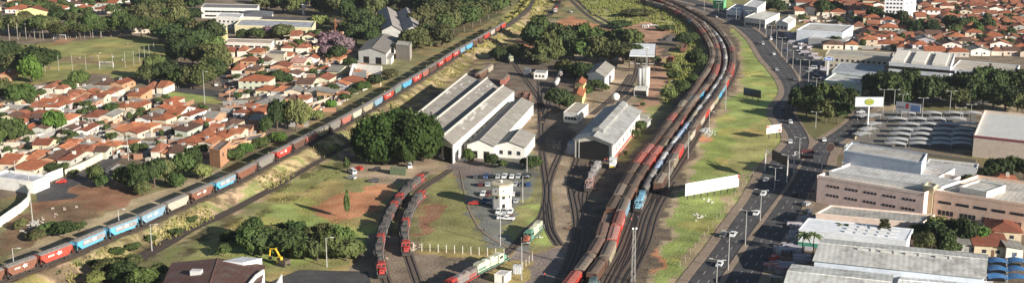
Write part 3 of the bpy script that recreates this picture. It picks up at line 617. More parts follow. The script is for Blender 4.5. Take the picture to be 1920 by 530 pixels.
# ---------------------------------------------------------------- buildings
WH, CREAM, YELW, PINKF, GREYB = (.72,.7,.65), (.56,.48,.35), (.72,.62,.28), (.82,.62,.55), (.4,.39,.37)
OR1, OR2, OR3, BRR = (.31,.1,.045), (.21,.066,.036), (.4,.15,.07), (.11,.06,.043)
SHT, SHD, SHL = (.24,.225,.2), (.14,.13,.12), (.42,.4,.37)
def quad_world(A, B, Cc, h):
    a, b, c = [G(*p, h).xy.to_3d() for p in (A,B,Cc)]; return a, b, c, a+c-b
def local(pts, o, ang):
    c, s = math.cos(-ang), math.sin(-ang); return [((p.x-o.x)*c-(p.y-o.y)*s, (p.x-o.x)*s+(p.y-o.y)*c) for p in pts]
def roofed(t, pts, h, kind, rcol, wcol=None, rise=2.0, over=.5, mat_='sheet', axis=0, par=.8, wmat='wall', name_roof='roof', wallname='wall', z0=0.0):
    "walls and roof on a 4-corner plan (local xy); axis 0: ridge runs along side 0-1, 1: along 1-2"
    p = [Vector((x,y,0)) for x,y in pts]; cen = sum(p, Vector())/4
    wb = MB()
    if kind == 'flat':
        wb.prism([(q.x,q.y) for q in p], z0, h); wl = wb.build(wallname, M[wmat], t, wcol)
        pr = MB()
        for i in range(4):
            a, b = p[i], p[(i+1)%4]; u = (b-a).normalized(); n = Vector((-u.y,u.x,0))
            if n.dot(cen-a) < 0: n = -n
            e = .15
            pr.prism([(v.x,v.y) for v in (a-u*e-n*.06,b+u*e-n*.06,b+u*(-.3)+n*.3,a+u*.3+n*.3)], h+.003+.002*i, h+par+.002*i)
        pr.build('parapet', M[wmat], t, tuple(min(.8,c*1.05) for c in wcol))
        q = [cen+(v-cen)*.995 for v in p]; rb = MB(); rb.prism([(v.x,v.y) for v in q], h+.004, h+.12); rf = rb.build(name_roof, M[mat_], t, rcol)
        return wl, rf
    e = over; q = []
    for i in range(4):
        a = p[i]; u1 = (a-p[i-1]).normalized(); u2 = (a-p[(i+1)%4]).normalized(); q.append(a+u1*e+u2*e)
    i0 = 0 if axis == 0 else 1; k = [(i0+j)%4 for j in range(4)]   # ridge parallel to k0-k1
    Q = [q[j] for j in k]; Pp = [p[j] for j in k]
    if kind in ('gable','hip'):
        m0, m1 = (Q[0]+Q[3])/2, (Q[1]+Q[2])/2
        if kind == 'hip':
            hw = min((Q[0]-Q[3]).length/2, (Q[1]-Q[0]).length*.48); u = (m1-m0).normalized(); m0, m1 = m0+u*hw, m1-u*hw
        z = h+.02; T = Vector((0,0,.14)); up = lambda v, zz: Vector((v.x,v.y,zz))
        A0,A1,A2,A3 = [up(v,z-.12) for v in Q]; R0,R1_ = up(m0,h+rise), up(m1,h+rise)
        rb = MB()
        vs = [A0,A1,A2,A3,R0,R1_]; fs = [(0,1,5,4),(2,3,4,5)]
        if kind == 'hip': fs += [(1,2,5),(3,0,4)]
        rb.add(vs+[v+T for v in vs], [tuple(reversed(f)) for f in fs]+[tuple(i+6 for i in f) for f in fs]+([(0,1,7,6),(1,2,8,7),(2,3,9,8),(3,0,6,9)] if kind=='hip' else [(0,1,7,6),(2,3,9,8),(1,5,11,7),(5,2,8,11),(3,4,10,9),(4,0,6,10)]))
        if kind == 'gable':
            g0, g1 = (Pp[0]+Pp[3])/2, (Pp[1]+Pp[2])/2; zt = h+rise-.14
            wb.add([up(Pp[0],z0),up(Pp[1],z0),up(Pp[2],z0),up(Pp[3],z0),up(Pp[0],h),up(Pp[1],h),up(Pp[2],h),up(Pp[3],h),up(g0,zt),up(g1,zt)],
                [(0,1,5,4),(2,3,7,6),(1,2,6,9,5),(3,0,4,8,7),(3,2,1,0)])
        else: wb.prism([(v.x,v.y) for v in Pp], z0, h)
        wl = wb.build(wallname, M[wmat], t, wcol); rf = rb.build(name_roof, M[mat_], t, rcol)
        cap = MB(); cap.tube(R0+Vector((0,0,.16)), R1_+Vector((0,0,.16)), .17, n=5); inst('ridge_cap', cap.mesh('ridge_cap', M[mat_]), rf, tuple(c*1.25 for c in rcol))
        return wl, rf
    if kind == 'shed':
        up = lambda v, zz: Vector((v.x,v.y,zz)); zz = (h,h,h+rise,h+rise)
        wb.add([up(v,z0) for v in Pp]+[up(v,c-.05) for v,c in zip(Pp,zz)], [(3,2,1,0),(0,1,5,4),(1,2,6,5),(2,3,7,6),(3,0,4,7)])
        rb = MB(); lo = [up(v,c) for v,c in zip(Q,zz)]; rb.add(lo+[v+Vector((0,0,.14)) for v in lo], [(3,2,1,0),(4,5,6,7),(0,1,5,4),(1,2,6,5),(2,3,7,6),(3,0,4,7)])
        return wb.build(wallname, M[wmat], t, wcol), rb.build(name_roof, M[mat_], t, rcol)
def openings(t, a, b, h, rows, n, wd, ht, z=1.0, dz=3.0, name='window', m='glass', skip=0, frame=True, marg=.06):
    "windows along the wall a->b (local xy, outside is to the right of a->b)"
    a, b = Vector((*a,0)), Vector((*b,0)); L = (b-a).length; u = (b-a)/L; nn = Vector((u.y,-u.x,0))
    o = None
    for r in range(rows):
        for i in range(n):
            f = marg+(1-2*marg)*((i+.5)/n); c = a+u*L*f; zz = z+r*dz
            mb = MB(); q = [(c-u*wd/2+nn*.03),(c+u*wd/2+nn*.03),(c+u*wd/2-nn*.05),(c-u*wd/2-nn*.05)]
            mb.prism([(v.x,v.y) for v in q], zz, zz+ht); o = mb.build(name, M[m], t)
            if frame:
                fb = MB(); e = .09
                q2 = [(c-u*(wd/2+.12)+nn*.1),(c+u*(wd/2+.12)+nn*.1),(c+u*(wd/2+.12)-nn*.04),(c-u*(wd/2+.12)-nn*.04)]
                fb.prism([(v.x,v.y) for v in q2], zz-.14, zz-.02); inst('sill', fb.mesh('sill', M['wall']), o, (.6,.58,.52))
    return o
def bld(name, label, cat, A, B, Cc, h, kind='flat', wcol=WH, rcol=SHL, group=None, wins=(), **kw):
    "A,B,C: eave corners in photo pixels (front left, front right, back right) at height h"
    a, b, c, d = quad_world(A,B,Cc,h); ang = math.atan2((b-a).y,(b-a).x); o = (a+b)/2
    t = thing(name, label, cat, (o.x,o.y,0), ang, group); L = local((a,b,c,d), o, ang)
    roofed(t, L, h, kind, rcol, wcol, **kw)
    for wn in wins:
        s_, rows, n, wd, ht = wn[:5]; k = dict(wn[5]) if len(wn) > 5 else {}
        a_, b_ = {'f':(L[0],L[1]),'r':(L[1],L[2]),'l':(L[3],L[0])}[s_]
        openings(t, a_, b_, h, rows, n, wd, ht, **k)
    return t, L
def cap_mesh(mb, a, b, z0, z1, th_=.25):
    a, b = Vector((*a,0)), Vector((*b,0)); u = (b-a).normalized(); n = Vector((-u.y,u.x,0))*th_/2
    mb.prism([(v.x,v.y) for v in (a-n,b-n,b+n,a+n)], z0, z1)
W2 = lambda rows, n, **k: ('f', rows, n, 1.6, 1.3, k)
# --- railway workshops: three long parallel sheds with raised lantern edges
GW = 'long railway workshop sheds'
shed_col = (.2,.185,.165)
def long_shed(label, A, B, Cc, h, rise, wc=WH, rc=shed_col, wins=(), kind='gable', patch=()):
    t, L = bld('workshop_shed', label, 'workshop', A, B, Cc, h, kind, wc, rc, GW, wins, rise=rise, over=.6, axis=1, mat_='oldroof')
    return t, L
M['oldroof'] = mat('old_fibre_cement_roof', rough=.95, var=.25, scale=.16, fine=8, stripes=('Y', .2, .07), dirt=(.36,.34,.31), dirt_amt=.55)
def mono(label, lo, hi, hl, hh, rc, wins=0):
    "mono-pitch shed; lo/hi are (front, back) points on plan, high side on the left"
    o=(lo[0]+hi[0])/2; ang=math.atan2((lo[0]-hi[0]).y,(lo[0]-hi[0]).x); t=thing('workshop_shed',label,'workshop',(o.x,o.y,0),ang,GW); L=local((hi[0],lo[0],lo[1],hi[1]),o,ang)
    z=(hh,hl,hl,hh); w_=MB(); w_.add([(x,y,0) for x,y in L]+[(x,y,c) for (x,y),c in zip(L,z)],[(3,2,1,0),(0,1,5,4),(1,2,6,5),(2,3,7,6),(3,0,4,7)]); w_.build('wall',M['wall'],t,WH)
    e=[Vector((x,y,c)) for (x,y),c in zip(L,z)]; r_=MB(); r_.add([v+Vector((0,0,.05)) for v in e]+[v+Vector((0,0,.25)) for v in e],[(3,2,1,0),(4,5,6,7),(0,1,5,4),(1,2,6,5),(2,3,7,6),(3,0,4,7)]); rf=r_.build('roof',M['oldroof'],t,rc)
    c=MB(); c.tube(e[0]+Vector((.3,0,.4)),e[3]+Vector((.3,0,.4)),.45,n=6); inst('ridge_cap',c.mesh('ridge_cap',M['wall']),rf,(.5,.47,.42))
    s_=MB(); r5_=random.Random(label)
    for k in range(14):
        f=r5_.random(); g_=r5_.uniform(.15,.6) ; q=e[0].lerp(e[1],g_).lerp(e[3].lerp(e[2],g_),f); u=(e[3]-e[0]).normalized(); v=(e[1]-e[0]).normalized(); a_,b_=r5_.uniform(.8,3),r5_.uniform(.5,1.5)
        s_.add([q+Vector((0,0,.275+.001*k))+u*i_*a_+v*j_*b_ for i_,j_ in ((-1,-1),(-1,1),(1,1),(1,-1))],[(0,1,2,3)])
    inst('replaced_sheets',s_.mesh('replaced_sheets',M['wall']),rf,(.46,.44,.4))
    if wins: openings(t,L[1],L[2],hl,1,wins,2.6,2.6,z=1.6,marg=.03)
    return t,L
g2=lambda x,y,z: G(x,y,z).xy.to_3d()
S3l=(g2(849,273,7.5),g2(964,172,7.5)); S3h=(g2(829,256,9.6),g2(943,161,9.6)); S2h=(g2(800,238,9.6),g2(913,147,9.6)); S1h=(g2(752,238,9.6),g2(874,140,9.6))
inn=lambda p,q,d: (p[0]+(q[0]-p[0]).normalized()*d, p[1]+(q[1]-p[1]).normalized()*d)
mono('leftmost long grey workshop shed with pale patched roof beside the rail cutting',inn(S2h,S1h,.4),S1h,6.4,9.6,(.21,.19,.165))
mono('middle long grey workshop shed with whitish patches along its roof',inn(S3h,S2h,.4),S2h,6.4,9.6,(.235,.21,.185))
t, L = mono('longest grey workshop shed with white side wall and row of dark windows',S3l,S3h,7.5,9.6,(.27,.245,.215),13)
mb = MB(); a, b = Vector((*L[0],0)), Vector((*L[1],0)); u = b-a
mb.prism([(v.x,v.y) for v in (a+u*.12+Vector((0,-.08,0)), a+u*.9+Vector((0,-.08,0)), a+u*.9+Vector((0,.3,0)), a+u*.12+Vector((0,.3,0)))], .01, 6.2); mb.build('open_bay', M['dark'], t)
# raised clerestory kerbs of the sheds
t, L = bld('workshop_annex', 'white gabled workshop annex with long grey roof and low lean-to front', 'workshop', (876,271), (926,274), (1000,194), 5.5, 'gable', WH, (.23,.215,.19), None, (('r',1,8,1.2,1.2,{'z':2}),('f',1,2,2.4,3.0,{'z':.1,'name':'door','m':'dark','frame':False})), rise=2.4, axis=1, mat_='oldroof')
t, L = bld('workshop_annex', 'short white gabled annex with grey roof in front of the right corner', 'workshop', (928,272), (984,276), (1003,252), 5.0, 'gable', WH, (.27,.25,.22), None, (('f',1,3,1.6,1.6,{'z':1.5}),('r',1,3,1.2,1.2,{'z':1.6})), rise=2.0, axis=1, mat_='oldroof')
# engine shed: big open portal, raised lantern on the ridge
A,B,Cc = (1079,262),(1149,270),(1200,208)
t, L = bld('engine_shed', 'large grey roofed engine shed with open dark portal and raised ridge lantern', 'engine shed', A, B, Cc, 7.5, 'gable', (.66,.62,.56), (.33,.33,.32), None, (('r',1,7,2.0,1.6,{'z':3,'marg':.05}),), rise=2.6, over=1.0, axis=1)
p = [Vector((*q,0)) for q in L]; u = (p[1]-p[0]); v = (p[2]-p[1])
mb = MB(); nn = Vector((0,-.12,0)); e = Vector((0,.3,0))
mb.add([(q.x,q.y,z) for q,z in ((p[0]+u*.05+nn,.01),(p[1]-u*.1+nn,.01),(p[1]-u*.1+nn,6.6),(p[0]+u*.5+nn,8.2),(p[0]+u*.05+nn,6.6))], [(0,1,2,3,4)])
mb.build('portal', M['dark'], t)
lb = MB()
for w_, z0, z1 in ((.15,8.6,12.0),):
    q = [p[0]+u*(.5-w_)+v*.12, p[0]+u*(.5+w_)+v*.12, p[0]+u*(.5+w_)+v*.97, p[0]+u*(.5-w_)+v*.97]
    lb.add([(c.x,c.y,z0) for c in q]+[(c.x,c.y,z1-.9) for c in q]+[((q[0]+q[1]).x/2,(q[0]+q[1]).y/2,z1),((q[2]+q[3]).x/2,(q[2]+q[3]).y/2,z1)], [(0,1,5,8,4),(2,3,7,9,6),(1,2,6,5),(3,0,4,7),(5,6,9,8),(7,4,8,9)])
lan = lb.build('lantern', M['sheet'], t, (.3,.3,.29))
pb = MB(); 
for f in (.0,.1,.985): c = p[0]+u*(f+.005)-Vector((0,.3,0)); pb.box(c.x-.15,c.x+.15,c.y-.15,c.y+.15,0,7.3+2.4*(1-abs(f-.5)*2))
pb.build('portal_post', M['metalpost'], t)
rs = MB(); a_, b_ = p[1]+v*.01, p[1]+v*.95; cap_mesh(rs, (a_.x+.02,a_.y), (b_.x+.02,b_.y), .3, 1.5, .12); rs.build('painted_band', M['paint'], t, (.5,.12,.08))
bld('small_shed', 'pale blue boxy hut left of the engine shed portal', 'shed', (1064,271), (1082,272), (1085,266), 4, 'flat', (.4,.42,.46), (.5,.5,.5), par=.3)
bld('railway_office', 'white flat roofed office with light blue corner left of the engine shed', 'office', (1057,211), (1083,214), (1103,196), 4.5, 'flat', WH, (.42,.37,.3), None, (('f',1,4,1.4,1.3,{'z':1.5}),('r',1,5,1.4,1.3,{'z':1.5})), par=.3)
bld('tiled_tower_house', 'tall narrow yellow house with orange tile roof beside the round tree', 'house', (1078,157), (1094,159), (1099,150), 7.5, 'gable', YELW, OR1, None, (('r',2,2,1,1.2,{'z':1.5,'dz':3}),), rise=1.2, axis=1, mat_='tile')
bld('tiled_house', 'low yellow house with sloping orange tile roof in front of the tall yellow one', 'house', (1072,178), (1092,182), (1098,167), 4.5, 'gable', YELW, OR1, None, (('r',1,3,1,1.2,{'z':1.5}),), rise=1.4, axis=1, mat_='tile')
t, L = bld('signal_workshop', 'white two-pitched workshop with patched grey roof below the dark grove', 'workshop', (1100,138), (1134,145), (1152,126), 6.5, 'gable', WH, (.25,.23,.2), None, (('f',1,3,1.6,1.8,{'z':1}),('r',1,5,1.4,1.4,{'z':2})), rise=2.2, axis=1, mat_='oldroof')
bld('railway_office', 'small white huts cluster behind the smoky yard', 'office', (1001,137), (1023,138), (1027,133), 3.4, 'flat', WH, (.3,.29,.27), None, (('f',1,3,1.2,1.1,{'z':1.2}),), par=.2)
bld('small_shed', 'dark boxy shed left of the small white yard huts', 'shed', (982,131), (994,132), (996,128), 4, 'flat', (.12,.13,.15), (.2,.2,.2), par=.2)
bld('small_shed', 'little grey roofed lean-to right of the engine shed', 'shed', (1196,228), (1214,230), (1220,225), 3.5, 'shed', GREYB, SHL, None, rise=.5)
bld('small_shed', 'tiny pale roofed hut behind the lean-to right of the engine shed', 'shed', (1199,219), (1214,220), (1217,216), 3, 'shed', GREYB, (.4,.37,.3), None, rise=.4)
bld('small_shed', 'small red brick hut on the weedy ground left of the curved trains', 'shed', (1249,111), (1256,112), (1264,109), 3.6, 'gable', (.4,.16,.09), OR2, None, rise=1, axis=1, wmat='brick', mat_='tile')
bld('small_shed', 'low white block hut inside the fence at the bottom of the yard', 'shed', (927,514), (947,516), (958,508), 2.4, 'flat', WH, (.5,.48,.44), par=.15)
bld('small_shed', 'small light grey cabinet beside the bottom fence post', 'shed', (962,499), (976,500), (978,496), 2.2, 'flat', (.5,.52,.55), (.5,.5,.5), par=.1)
bld('small_shed', 'long low green container by the big dark tree', 'container', (731,315), (760,317), (762,313), 2.6, 'flat', (.1,.14,.08), (.2,.2,.13), par=.1, wmat='paint')
bld('waiting_shelter', 'white roofed shelter over the tracks below the water tank', 'shelter', (1189,166), (1213,167), (1216,163), 4, 'flat', (.5,.48,.44), (.6,.58,.54), None, (('f',1,4,1.6,2.6,{'z':.4,'m':'dark','frame':False}),), par=.2)
# fuelling canopy on tall posts
a,b,c,d = quad_world((1180,106),(1227,107),(1229,84),9); o=(a+b)/2; ang=math.atan2((b-a).y,(b-a).x)
t = thing('loading_canopy','large white flat canopy on tall dark posts over the curved siding','canopy',(o.x,o.y,0),ang); L=local((a,b,c,d),o,ang)
mb=MB(); mb.prism(L,9,9.5); mb.build('roof',M['wall'],t,(.66,.68,.7))
for i in range(5):
    for fz in (0.02,.9):
        q=Vector(L[0])*(1-i/4)+Vector(L[1])*(i/4); r=Vector(L[3])*(1-i/4)+Vector(L[2])*(i/4); s_=q.lerp(r,fz); m=MB(); m.box(s_.x-.3,s_.x+.3,s_.y+.3,s_.y+.9,0,9); m.build('post',M['iron'],t)
mb=MB(); q=Vector(L[0]).lerp(Vector(L[3]),.1); r=Vector(L[1]).lerp(Vector(L[2]),.1); cap_mesh(mb,q,r,4,4.5,1.2); mb.build('walkway',M['metalpost'],t)
# white water tank
g=G(1209,166); t=thing('water_tank','tall white cylindrical water tank on the curved siding','tank',g)
mb=MB(); mb.tube((0,0,0),(0,0,11.5),2.5,n=24); mb.build('cylinder',M['wall'],t,(.66,.66,.64),True)
mb=MB(); mb.tube((0,0,11.5),(0,0,12),2.65,2.2,n=24); mb.build('lid',M['wall'],t,(.4,.38,.34))
mb=MB(); 
for s in (-.25,.25): mb.tube((s,-2.65,0),(s,-2.65,11.8),.05,n=4)
for i in range(22): mb.box(-.25,.25,-2.68,-2.62,.5+i*.5,.56+i*.5)
mb.build('ladder',M['iron'],t)
g=G(1200,166); t=thing('water_tank','narrower pale tank tucked against the tall white one','tank',g); mb=MB(); mb.tube((0,0,0),(0,0,11),1.5,n=18); mb.build('cylinder',M['wall'],t,(.5,.5,.5),True); mb=MB(); mb.tube((0,0,11),(0,0,11.2),1.6,n=18); mb.build('lid',M['wall'],t,(.4,.38,.34))
# octagonal control tower
g=G(941,389); t=thing('control_tower','white octagonal control tower standing in the car park','control tower',(g.x,g.y,0),.2)
H1=vh(391,30); H2=vh(391,47)
def octo(r): return [(r*math.cos(math.pi/8+i*math.pi/4), r*math.sin(math.pi/8+i*math.pi/4)) for i in range(8)]
mb=MB(); mb.prism(octo(3.4),0,H1-.6); mb.build('lower_wall',M['wall'],t,(.74,.71,.64))
mb=MB(); mb.prism(octo(4.1),H1-.6,H1-.2); mb.build('gallery',M['wall'],t,(.6,.5,.33))
mb=MB(); mb.prism(octo(3.9),H1-.195,H2-.5); mb.build('upper_wall',M['wall'],t,(.72,.7,.65))
mb=MB(); mb.prism(octo(4.2),H2-.495,H2); mb.prism(octo(3.7),H2+.004,H2+.1); mb.build('roof',M['wall'],t,(.42,.37,.27))
mb=MB(); mb.box(-.4,.2,-.2,.4,H2+.1,H2+1); mb.build('roof_vent',M['wall'],t,(.7,.7,.7))
for r_,z_,w_,h_ in ((3.4,4.0,1.1,1.2),(3.9,H1+.9,2.1,1.4)):
    pts=octo(r_)
    for i in range(8):
        a_,b_=pts[i],pts[(i+1)%8]
        openings(t,a_,b_,0,1,1,w_ if r_<3.6 else .5,h_ if r_<3.6 else .5,z=z_,marg=.05)
openings(t,octo(3.4)[5],octo(3.4)[6],0,1,1,1.1,2.2,z=.05,name='door',m='dark',marg=.05,frame=False)
# --- right side: commercial buildings
GP='windows'
def pink(label,A,B,Cc,h,wins,wc=PINKF,rc=(.5,.46,.4),par=1.0): return bld('factory_building',label,'factory',A,B,Cc,h,'flat',wc,rc,None,wins,par=par)
def groups(side,rows,total,per,wd,ht,z,dz): return (side,rows,total,wd,ht,{'z':z,'dz':dz,'frame':False})
def win_groups(t,a,b,rows,ng,per,wd,ht,zs,L0=.04,L1=.96,m='glass'):
    a,b=Vector((*a,0)),Vector((*b,0)); Ln=(b-a).length; u=(b-a)/Ln; nn=Vector((u.y,-u.x,0)); 
    for z in zs:
        for g_ in range(ng):
            f0=L0+(L1-L0)*g_/ng+.01; f1=L0+(L1-L0)*(g_+.78)/ng
            for i in range(per):
                c=a+u*Ln*(f0+(f1-f0)*(i+.5)/per); mb=MB()
                mb.prism([(v.x,v.y) for v in (c-u*wd/2+nn*.04,c+u*wd/2+nn*.04,c+u*wd/2-nn*.05,c-u*wd/2-nn*.05)],z,z+ht); mb.build('window',M[m],t)
t,L=pink('long pink two-storey factory wall with groups of small windows, left block',(1533,333),(1733,366),(1800,335),9,())
win_groups(t,L[0],L[1],2,5,4,.9,.8,(3.0,6.3),.08,.97)
t,L=pink('narrow cream stair tower between the two pink factory blocks',(1731,352),(1750,356),(1758,350),10.5,(),wc=(.5,.45,.3))
t,L=pink('pink right factory block with tall ground floor windows',(1752,361),(1935,389),(2010,358),9.5,(),wc=(.78,.55,.43))  # more orange than the left block: sunlight on the wall painted into its colour
win_groups(t,L[0],L[1],1,5,5,.9,.9,(6.2,),.04,.97); win_groups(t,L[0],L[1],1,4,4,1.0,1.6,(2.3,),.04,.97)
t,L=bld('penthouse','pale roof block behind the pink factory parapet','factory',(1800,352),(1850,362),(1885,350),11.3,'flat',WH,(.5,.47,.42),par=.6)
for pts,h,lb,wc in ((((1580,306),(1760,333),(1790,318)),9.5,'white stepped roof block behind the long pink wall',(.6,.6,.6)),(((1583,284),(1728,307),(1738,290)),14,'tall pale blue box wall with white gable end behind the pink factory',(.45,.52,.62)),(((1738,307),(1832,317),(1834,309)),6,'low white wing right of the pale blue box',(.55,.56,.58)),(((1583,277),(1640,284),(1645,278)),10,'low grey ribbed roof piece left of the pale blue box',(.4,.41,.38))):
    bld('factory_wing',lb,'factory',*pts,h,'flat',wc,(.42,.4,.37),None,par=.5)
bld('factory_wing','long white roof strip with dark gutter below the pale blue box','factory',(1555,322),(1765,352),(1800,340),10.6,'flat',(.6,.6,.6),(.5,.49,.47),None,par=.5)
bld('warehouse','low grey flat roof in front of the pink factory','warehouse',(1530,402),(1728,421),(1752,405),5,'flat',(.7,.56,.47),(.36,.345,.31),None,par=.6)
t,L=bld('store_building','white flat roofed store with roof vents beside the palms','store',(1498,430),(1700,452),(1712,430),5.5,'flat',(.7,.72,.74),(.68,.7,.73),None,(),par=.25,mat_='wall')
for i in range(5):
    for j in range(3):
        f,g_=.45+i*.1,.2+j*.25; q=(Vector(L[0])*(1-f)+Vector(L[1])*f).lerp(Vector(L[3])*(1-f)+Vector(L[2])*f,g_); m=MB(); m.box(q.x-1.1,q.x+1.1,q.y-.45,q.y+.45,5.62,6.2); m.build('roof_vent',M['wall'],t,(.6,.6,.6))
gr=MB(); a_,b_=L[0],L[1]; cap_mesh(gr,(a_[0],a_[1]-.15),(b_[0],b_[1]-.15),.2,1.6,.1); gr.build('painted_band',M['paint'],t,(.05,.25,.18))
t,L=bld('warehouse','large grey corrugated warehouse with white eave wall coloured with bluish shade at the lower right','warehouse',(1527,487),(1845,520),(1850,477),7.5,'gable',(.6,.66,.74),(.46,.455,.43),None,(),rise=1.8,axis=0)  # white side wall; its bluish shade is painted into the wall colour
for f in (.28,.42,.57,.75):
    q=(Vector(L[0])*(1-f)+Vector(L[1])*f).lerp(Vector(L[3])*(1-f)+Vector(L[2])*f,.42); m=MB(); m.box(q.x-2,q.x+2,q.y-.3,q.y+.3,9.0,9.7); m.box(q.x+1.6,q.x+2.4,q.y-.5,q.y+.5,9.0,10.2); m.build('roof_vent',M['wall'],t,(.5,.5,.48))
bld('warehouse','pale ribbed low warehouse at the bottom edge with white gable end','warehouse',(1470,540),(1665,562),(1672,515),6.5,'gable',(.7,.7,.7),(.52,.52,.49),None,(),rise=1.4,axis=0)
bld('warehouse','thin white roofed building at the bottom right edge','warehouse',(1680,548),(1850,562),(1858,528),5,'gable',WH,(.6,.6,.6),None,(),rise=1.0,axis=0)
t,L=bld('retail_store','big beige store with maroon roof edge right of the parking canopies','store',(1826,258),(1990,276),(1995,226),8,'flat',(.6,.5,.42),(.5,.5,.48),None,(),par=1.2,mat_='wall')
rb=MB(); cap_mesh(rb,(L[0][0],L[0][1]-.1),(L[1][0],L[1][1]-.1),8.2,9.0,.12); cap_mesh(rb,(L[0][0]-.1,L[0][1]),(L[3][0]-.1,L[3][1]),8.2,9.0,.12); rb.build('roof_edge_band',M['paint'],t,(.25,.05,.09))
t,L=bld('car_park_building','long white parking building with pale roof slabs and dark open decks','car park building',(1667,118),(1782,127),(1790,104),12,'flat',(.6,.62,.66),(.4,.38,.35),None,(('f',3,6,10.5,1.5,{'z':1.4,'dz':3.8,'m':'dark','frame':False,'marg':.01}),),par=.4)
for i in range(3):
    f0,f1=.02+i*.34,.24+i*.34; P_=lambda f,g_: (Vector(L[0])*(1-f)+Vector(L[1])*f).lerp(Vector(L[3])*(1-f)+Vector(L[2])*f,g_)
    m=MB(); m.prism([tuple(P_(f0,.05)),tuple(P_(f1,.05)),tuple(P_(f1,.97)),tuple(P_(f0,.97))],12.13,13.2+.003*i); m.build('roof_slab',M['wall'],t,(.66,.62,.54))
bld('car_park_building','lower right wing of the long white parking building with beige roof','car park building',(1783,131),(1900,142),(1912,124),9,'flat',(.56,.58,.62),(.46,.41,.34),None,(('f',2,5,9,1.2,{'z':1.5,'dz':3.6,'m':'dark','frame':False,'marg':.02}),),par=.5)
t,L=bld('hotel','long cream hotel block with two rows of small square windows','hotel',(1548,103),(1672,111),(1676,101),8,'flat',(.5,.45,.36),(.36,.33,.28),None,(('f',2,11,1.4,1.3,{'z':1.4,'dz':3.3}),),par=.6)
bld('showroom','white and grey boxy hall with tall blank wall','showroom',(1494,58),(1580,63),(1600,50),7.5,'flat',(.6,.64,.7),(.45,.43,.4),None,(),par=.8)
bld('showroom','grey block forming the front of the boxy hall','showroom',(1516,73),(1585,78),(1600,70),4,'flat',(.4,.4,.4),(.4,.38,.36),None,(),par=.3)
bld('showroom','pale green showroom with white roof slabs by the avenue','showroom',(1546,152),(1616,162),(1634,148),6,'flat',(.42,.5,.45),(.5,.49,.46),None,(('f',1,7,3.5,2.8,{'z':.6}),),par=.7)
bld('showroom','low bluish roof hall behind the pale green showroom','showroom',(1560,134),(1650,140),(1662,124),6,'flat',(.42,.46,.5),(.3,.32,.35),None,(),par=.3)
bld('shop_building','white shop block with grey lower storey left of the boxy hall','shop',(1396,34),(1435,39),(1462,26),6,'flat',(.6,.58,.52),(.6,.58,.52),None,(('f',1,6,2.5,2,{'z':1}),),par=.5)
bld('shop_building','bright white shop with blue sign band near the top avenue','shop',(1362,20),(1388,23),(1404,12),6,'flat',(.62,.65,.7),(.5,.5,.5),None,(('f',1,4,2.5,2,{'z':1}),),par=.5)
bld('shop_building','tall white slab building above the shops','shop',(1394,12),(1420,16),(1436,4),10,'flat',(.62,.62,.62),(.5,.5,.5),None,(('r',2,4,2,1.5,{'z':2,'dz':3.5}),),par=.5)
bld('shop_building','small green fronted shop at the top of the avenue','shop',(1337,2),(1357,4),(1362,0),6,'flat',(.12,.4,.18),(.3,.4,.3),None,(),par=.4,wmat='paint')
bld('shop_building','white arched roof shop behind the avenue lamps','shop',(1455,42),(1478,45),(1492,36),5,'gable',WH,(.55,.55,.53),None,(('f',1,3,2,2,{'z':.8}),),rise=1.5,axis=1)
t,L=bld('apartment_tower','tall white apartment tower rising above the tiled town','apartment tower',(1663,-50),(1700,-49),(1722,-52),vh(24,82),'flat',(.72,.74,.78),(.5,.5,.5),None,(('f',10,5,1.6,1.3,{'z':2,'dz':3,'frame':False}),('r',10,4,1.6,1.3,{'z':2,'dz':3,'frame':False})),par=1)
# --- left side: larger buildings
bld('school_building','long white two-storey school with dark window bands at the top','school',(377,15),(482,17),(486,10),8,'flat',WH,(.18,.17,.17),None,(('f',2,12,3.2,1.4,{'z':1.2,'dz':3.4,'frame':False}),),par=.3)
bld('town_hall_block','white boxy building with pale grey roof below the school','building',(405,32),(450,34),(456,27),8,'flat',WH,(.5,.5,.5),None,(('f',2,5,1.6,1.2,{'z':1.2,'dz':3.2}),),par=.5)
bld('town_hall_block','dark hip roofed building right of the white boxy one','building',(452,30),(508,32),(512,22),6,'hip',WH,(.13,.13,.14),None,(('f',1,6,2,1.6,{'z':1}),),rise=2.4,axis=0)
bld('warehouse','long pale yellow warehouse with low grey roof','warehouse',(440,49),(585,54),(592,42),6,'flat',(.62,.56,.36),(.36,.37,.4),None,(('f',1,9,2.5,1.5,{'z':2.8,'frame':False}),),par=.8)
bld('warehouse','bright yellow boxy building with white roof beside the dark trees','building',(382,57),(423,58),(426,49),9,'flat',(.66,.6,.3),(.55,.56,.58),None,(),par=.5)
bld('workshop_block','low white building with a strip of dark windows','building',(420,80),(508,83),(514,76),5,'flat',(.66,.62,.55),(.46,.36,.28),None,(('f',1,6,3.6,1.3,{'z':2.2,'frame':False}),),par=.4)
bld('workshop_block','dark flat roofed long building behind the pale yellow warehouse','building',(490,38),(590,41),(596,35),6,'gable',(.5,.45,.38),(.07,.065,.065),None,(),rise=1.5,axis=0)
bld('garden_wall','long tan retaining wall above the dark street','wall',(421,110),(508,107),(509,106),4,'flat',(.48,.36,.22),(.4,.3,.2),None,(),par=.2)
bld('workshop_block','square beige block beside the tan wall','building',(501,101),(532,103),(538,97),6,'flat',(.5,.44,.34),(.16,.15,.15),None,(),par=.3)
t,L=bld('twin_gable_hall','left half of the twin grey vaulted hall with white gable','hall',(716,58),(756,60),(744,24),8,'gable',WH,(.3,.27,.25),None,(),rise=4.0,axis=1)
t,L=bld('twin_gable_hall','right half of the twin grey vaulted hall with white gable','hall',(757,59),(794,61),(778,25),8,'gable',WH,(.3,.27,.25),None,(),rise=4.0,axis=1)
